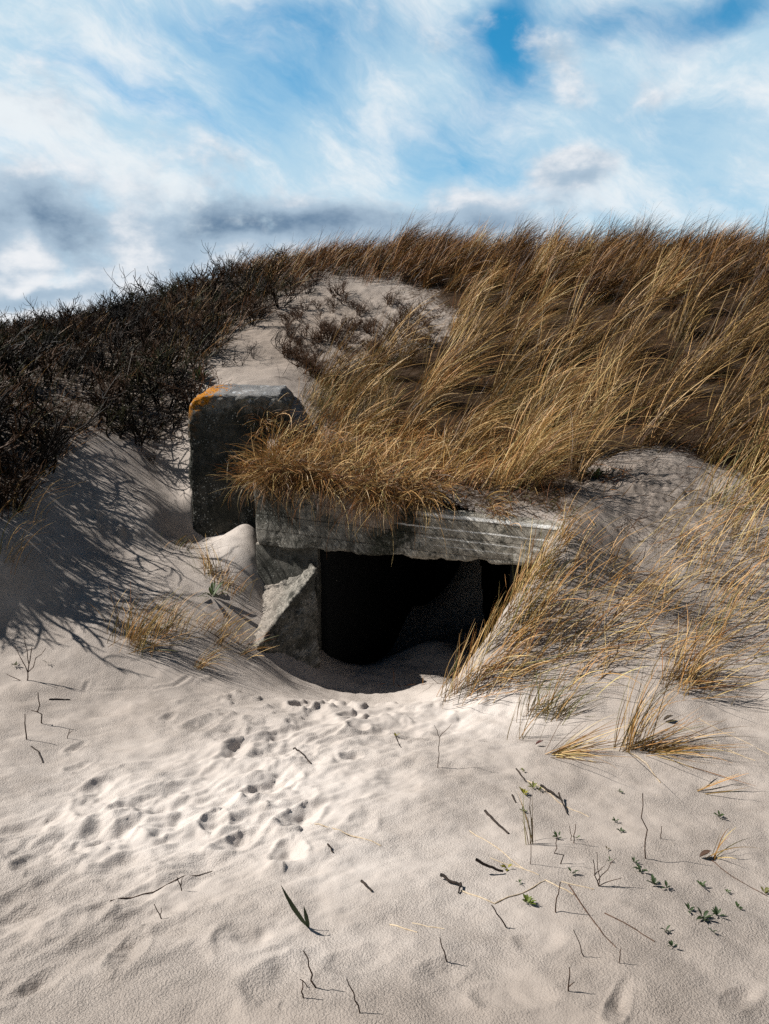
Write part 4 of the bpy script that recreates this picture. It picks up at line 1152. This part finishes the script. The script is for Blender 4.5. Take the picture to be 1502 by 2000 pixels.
# ------------------------------------------------------------------ light and sky
EXPO = 0.52
SUN_EL, SUN_AZ = math.radians(46), math.atan2(0.995, 0.10)      # sun to the left, slightly behind the dune
sv = Vector((-math.cos(SUN_EL) * math.sin(SUN_AZ), math.cos(SUN_EL) * math.cos(SUN_AZ), math.sin(SUN_EL)))
L = bpy.data.lights.new('sun', 'SUN'); L.energy = 5.0; L.angle = math.radians(0.53); L.color = (1.0, 0.955, 0.89)
lo = bpy.data.objects.new('sun', L); lo.rotation_euler = sv.to_track_quat('Z', 'Y').to_euler(); lo.location = (0, 0, 30); COL.objects.link(lo)

world = bpy.data.worlds.new('World'); scene.world = world; world.use_nodes = True
wt = world.node_tree; wt.nodes.clear(); b = NB(wt)
wo = b.n('ShaderNodeOutputWorld'); bg = b.n('ShaderNodeBackground')
sky = b.n('ShaderNodeTexSky', sky_type='NISHITA'); sky.sun_disc = False
sky.sun_elevation = SUN_EL; sky.sun_rotation = -SUN_AZ; sky.air_density = 1.0; sky.dust_density = 0.3; sky.ozone_density = 3.0
STR = 0.05
d = b.n('ShaderNodeTexCoord').outputs['Generated']
dx, dy, dz = b.sep(d)
# azimuth (0 straight over the dune) and elevation, in units of 0.1 rad
az = b.mul(b.m('ARCTAN2', dx, dy), 10.0)
el = b.mul(b.m('ARCSINE', dz), 10.0)
def sk(px, py):
    r_ = ray(px, py); r_ = r_ / np.linalg.norm(r_)
    return math.atan2(r_[0], r_[1]) * 10, math.asin(r_[2]) * 10
vec = b.xyz(az, el, 0.0)
wn = b.n('ShaderNodeTexNoise'); b.put(wn.inputs['Vector'], vec); wn.inputs['Scale'].default_value = 0.55; wn.inputs['Detail'].default_value = 5
wc = b.n('ShaderNodeVectorMath', operation='SUBTRACT'); b.put(wc.inputs[0], wn.outputs['Color']); wc.inputs[1].default_value = (.5, .5, .5)
ws = b.n('ShaderNodeVectorMath', operation='SCALE'); b.put(ws.inputs[0], wc.outputs[0]); ws.inputs['Scale'].default_value = 1.1
wv = b.n('ShaderNodeVectorMath', operation='ADD'); b.put(wv.inputs[0], vec); b.put(wv.inputs[1], ws.outputs[0]); wvec = wv.outputs[0]
waz, wel, _ = b.sep(wvec)
def blob(px, py, sx, sy, rot=0.0, warped=True):
    cx_, cy_ = sk(px, py)
    return b.gauss(waz if warped else az, wel if warped else el, cx_, cy_, sx / 150.0, sy / 150.0, math.radians(rot))
def summ(L_):
    s = None
    for a, v in L_:
        t = b.mul(v, a); s = t if s is None else b.add(s, t)
    return s
# streaky high veil
rot = math.radians(-28)
sx_ = b.add(b.mul(waz, math.cos(rot)), b.mul(wel, math.sin(rot))); sy_ = b.sub(b.mul(wel, math.cos(rot)), b.mul(waz, math.sin(rot)))
veil = b.noise(b.xyz(b.mul(sx_, .26), b.mul(sy_, .95), 3.0), 1.0, 10, 0.62)
veil2 = b.noise(b.xyz(b.mul(sx_, .55), b.mul(sy_, 1.1), 9.0), 1.0, 9, 0.64)
holes = summ([(.25, blob(520,80,200,60)), (.90, blob(975,120,85,75,-60)), (.75, blob(1010,20,70,60)), (1.05, blob(1420,10,190,40)), (.55, blob(1180,10,80,40)), (.55, blob(290,195,190,26,-20)), (.35, blob(560,190,230,70)), (.50, blob(700,60,170,60)), (.30, blob(400,30,160,30)), (.40, blob(870,250,90,55)), (.35, blob(900,330,120,40)), (.15, blob(1300,230,200,60))])
veilf = b.add(b.add(b.mul(b.sub(veil, .5), 1.7), b.mul(b.sub(veil2, .5), 0.9)), b.sub(0.98, holes))
veilm = b.ss(veilf, -0.30, 1.15)
# heaped clouds along the horizon
paz = b.add(az, b.mul(b.sub(waz, az), .35)); pel = b.add(el, b.mul(b.sub(wel, el), .25))
def heap(ox, oy):
    a_ = b.add(paz, ox); e_ = b.add(pel, oy)
    n_ = b.noise(b.xyz(b.mul(a_, .75), b.mul(e_, 1.15), 21.0), 1.0, 10, 0.56)
    v_ = b.noise(b.xyz(b.mul(a_, 2.3), b.mul(e_, 3.2), 5.0), 1.0, 8, 0.6)
    return b.add(b.mul(b.sub(n_, .5), 2.1), b.mul(b.sub(v_, .5), .75))
h0 = heap(0, 0); h1 = heap(-.16, .16)
bank = b.mul(b.ss(el, 2.75, 1.75), b.ss(az, 3.2, 0.6, 0.25, 1.0))
puffs = summ([(1.5, blob(1118,322,66,36,0,False)), (.50, blob(1100,120,60,95,10)), (.40, blob(50,120,36,28,0,False)), (.3, blob(110,40,40,30)), (.45, blob(180,260,260,55,-8)), (.25, blob(1280,140,60,50))])
cumf = b.add(b.add(b.mul(bank, .85), puffs), h0)
cumm = b.ss(cumf, 0.18, 0.80)
darkb = summ([(1.05, blob(120,462,150,58,-5)), (1.05, blob(560,452,190,40,0)), (.75, blob(420,450,130,42)), (.75, blob(880,436,230,24)), (.85, blob(120,578,160,20)), (.75, blob(1150,343,70,16,0,False)), (.6, blob(1250,450,260,24)), (.4, blob(-200,480,260,120)), (.5, blob(1750,450,260,40))])
lightb = summ([(.8, blob(85,500,55,26)), (1.0, blob(80,548,70,14)), (.8, blob(15,480,40,35)), (.7, blob(265,470,75,60)), (.7, blob(60,620,110,30)), (.4, blob(260,560,80,40)), (.35, blob(0,600,80,30))])
shade = b.add(b.sub(darkb, lightb), b.add(b.mul(h0, .30), b.add(b.mul(b.sub(h1, h0), 0.9), b.mul(b.sub(b.noise(b.xyz(b.mul(paz, 1.5), b.mul(pel, 2.8), 2.0), 1.0, 9, .6), .5), 1.9))))
shadem = b.ss(shade, -0.45, 0.55); shaded = b.ss(shade, 0.35, 2.0)
K = 1.0 / STR / 2 ** EXPO
white = tuple(v * K for v in (0.86, 0.88, 0.91)); mid_ = tuple(v * K for v in (0.42, 0.54, 0.66)); grey = tuple(v * K for v in (0.095, 0.18, 0.30)); veilc = tuple(v * K for v in (0.52, 0.71, 0.84))
blue = b.n('ShaderNodeMix', data_type='RGBA', blend_type='MULTIPLY'); blue.inputs[0].default_value = 1.0
b.put(blue.inputs[6], sky.outputs[0]); blue.inputs[7].default_value = (0.36, 1.80, 2.05, 1)
skycol = blue.outputs[2]
front = b.ss(b.m('ABSOLUTE', az), 9.0, 6.0)
front = b.mul(front, b.ss(el, 7.5, 5.0))
deep = b.n('ShaderNodeMix', data_type='RGBA', blend_type='MULTIPLY'); deep.inputs[0].default_value = 1.0
b.put(deep.inputs[6], sky.outputs[0]); deep.inputs[7].default_value = (0.42, 0.52, 0.52, 1)
skycol = b.mix(front, deep.outputs[2], skycol)
veilw = b.mix(b.ss(veil2, .42, .66), veilc, tuple(v * K for v in (0.82, 0.88, 0.92)))
c1 = b.mix(b.mul(veilm, front), skycol, veilw)
ccol = b.mix(shaded, b.mix(shadem, white, mid_), grey)
c2 = b.mix(b.mul(cumm, front), c1, ccol)
wt.links.new(c2, bg.inputs['Color']); bg.inputs['Strength'].default_value = STR
wt.links.new(bg.outputs[0], wo.inputs['Surface'])

# ------------------------------------------------------------------ camera and view
cd = bpy.data.cameras.new('camera'); cam = bpy.data.objects.new('camera', cd); COL.objects.link(cam)
cd.sensor_fit = 'VERTICAL'; cd.sensor_height = 36.0; cd.sensor_width = 27.0; cd.lens = 36.0 * F / 2000.0
cam.location = (0, 0, EYE); cam.rotation_euler = (math.radians(90) - PITCH, 0, 0)
cd.clip_start = 0.05; cd.clip_end = 20000
scene.camera = cam
scene.view_settings.view_transform = 'Standard'; scene.view_settings.look = 'None'
scene.view_settings.exposure = EXPO; scene.view_settings.gamma = 1.0
scene.cycles.use_denoising = False
scene.cycles.max_bounces = 4; scene.cycles.diffuse_bounces = 1
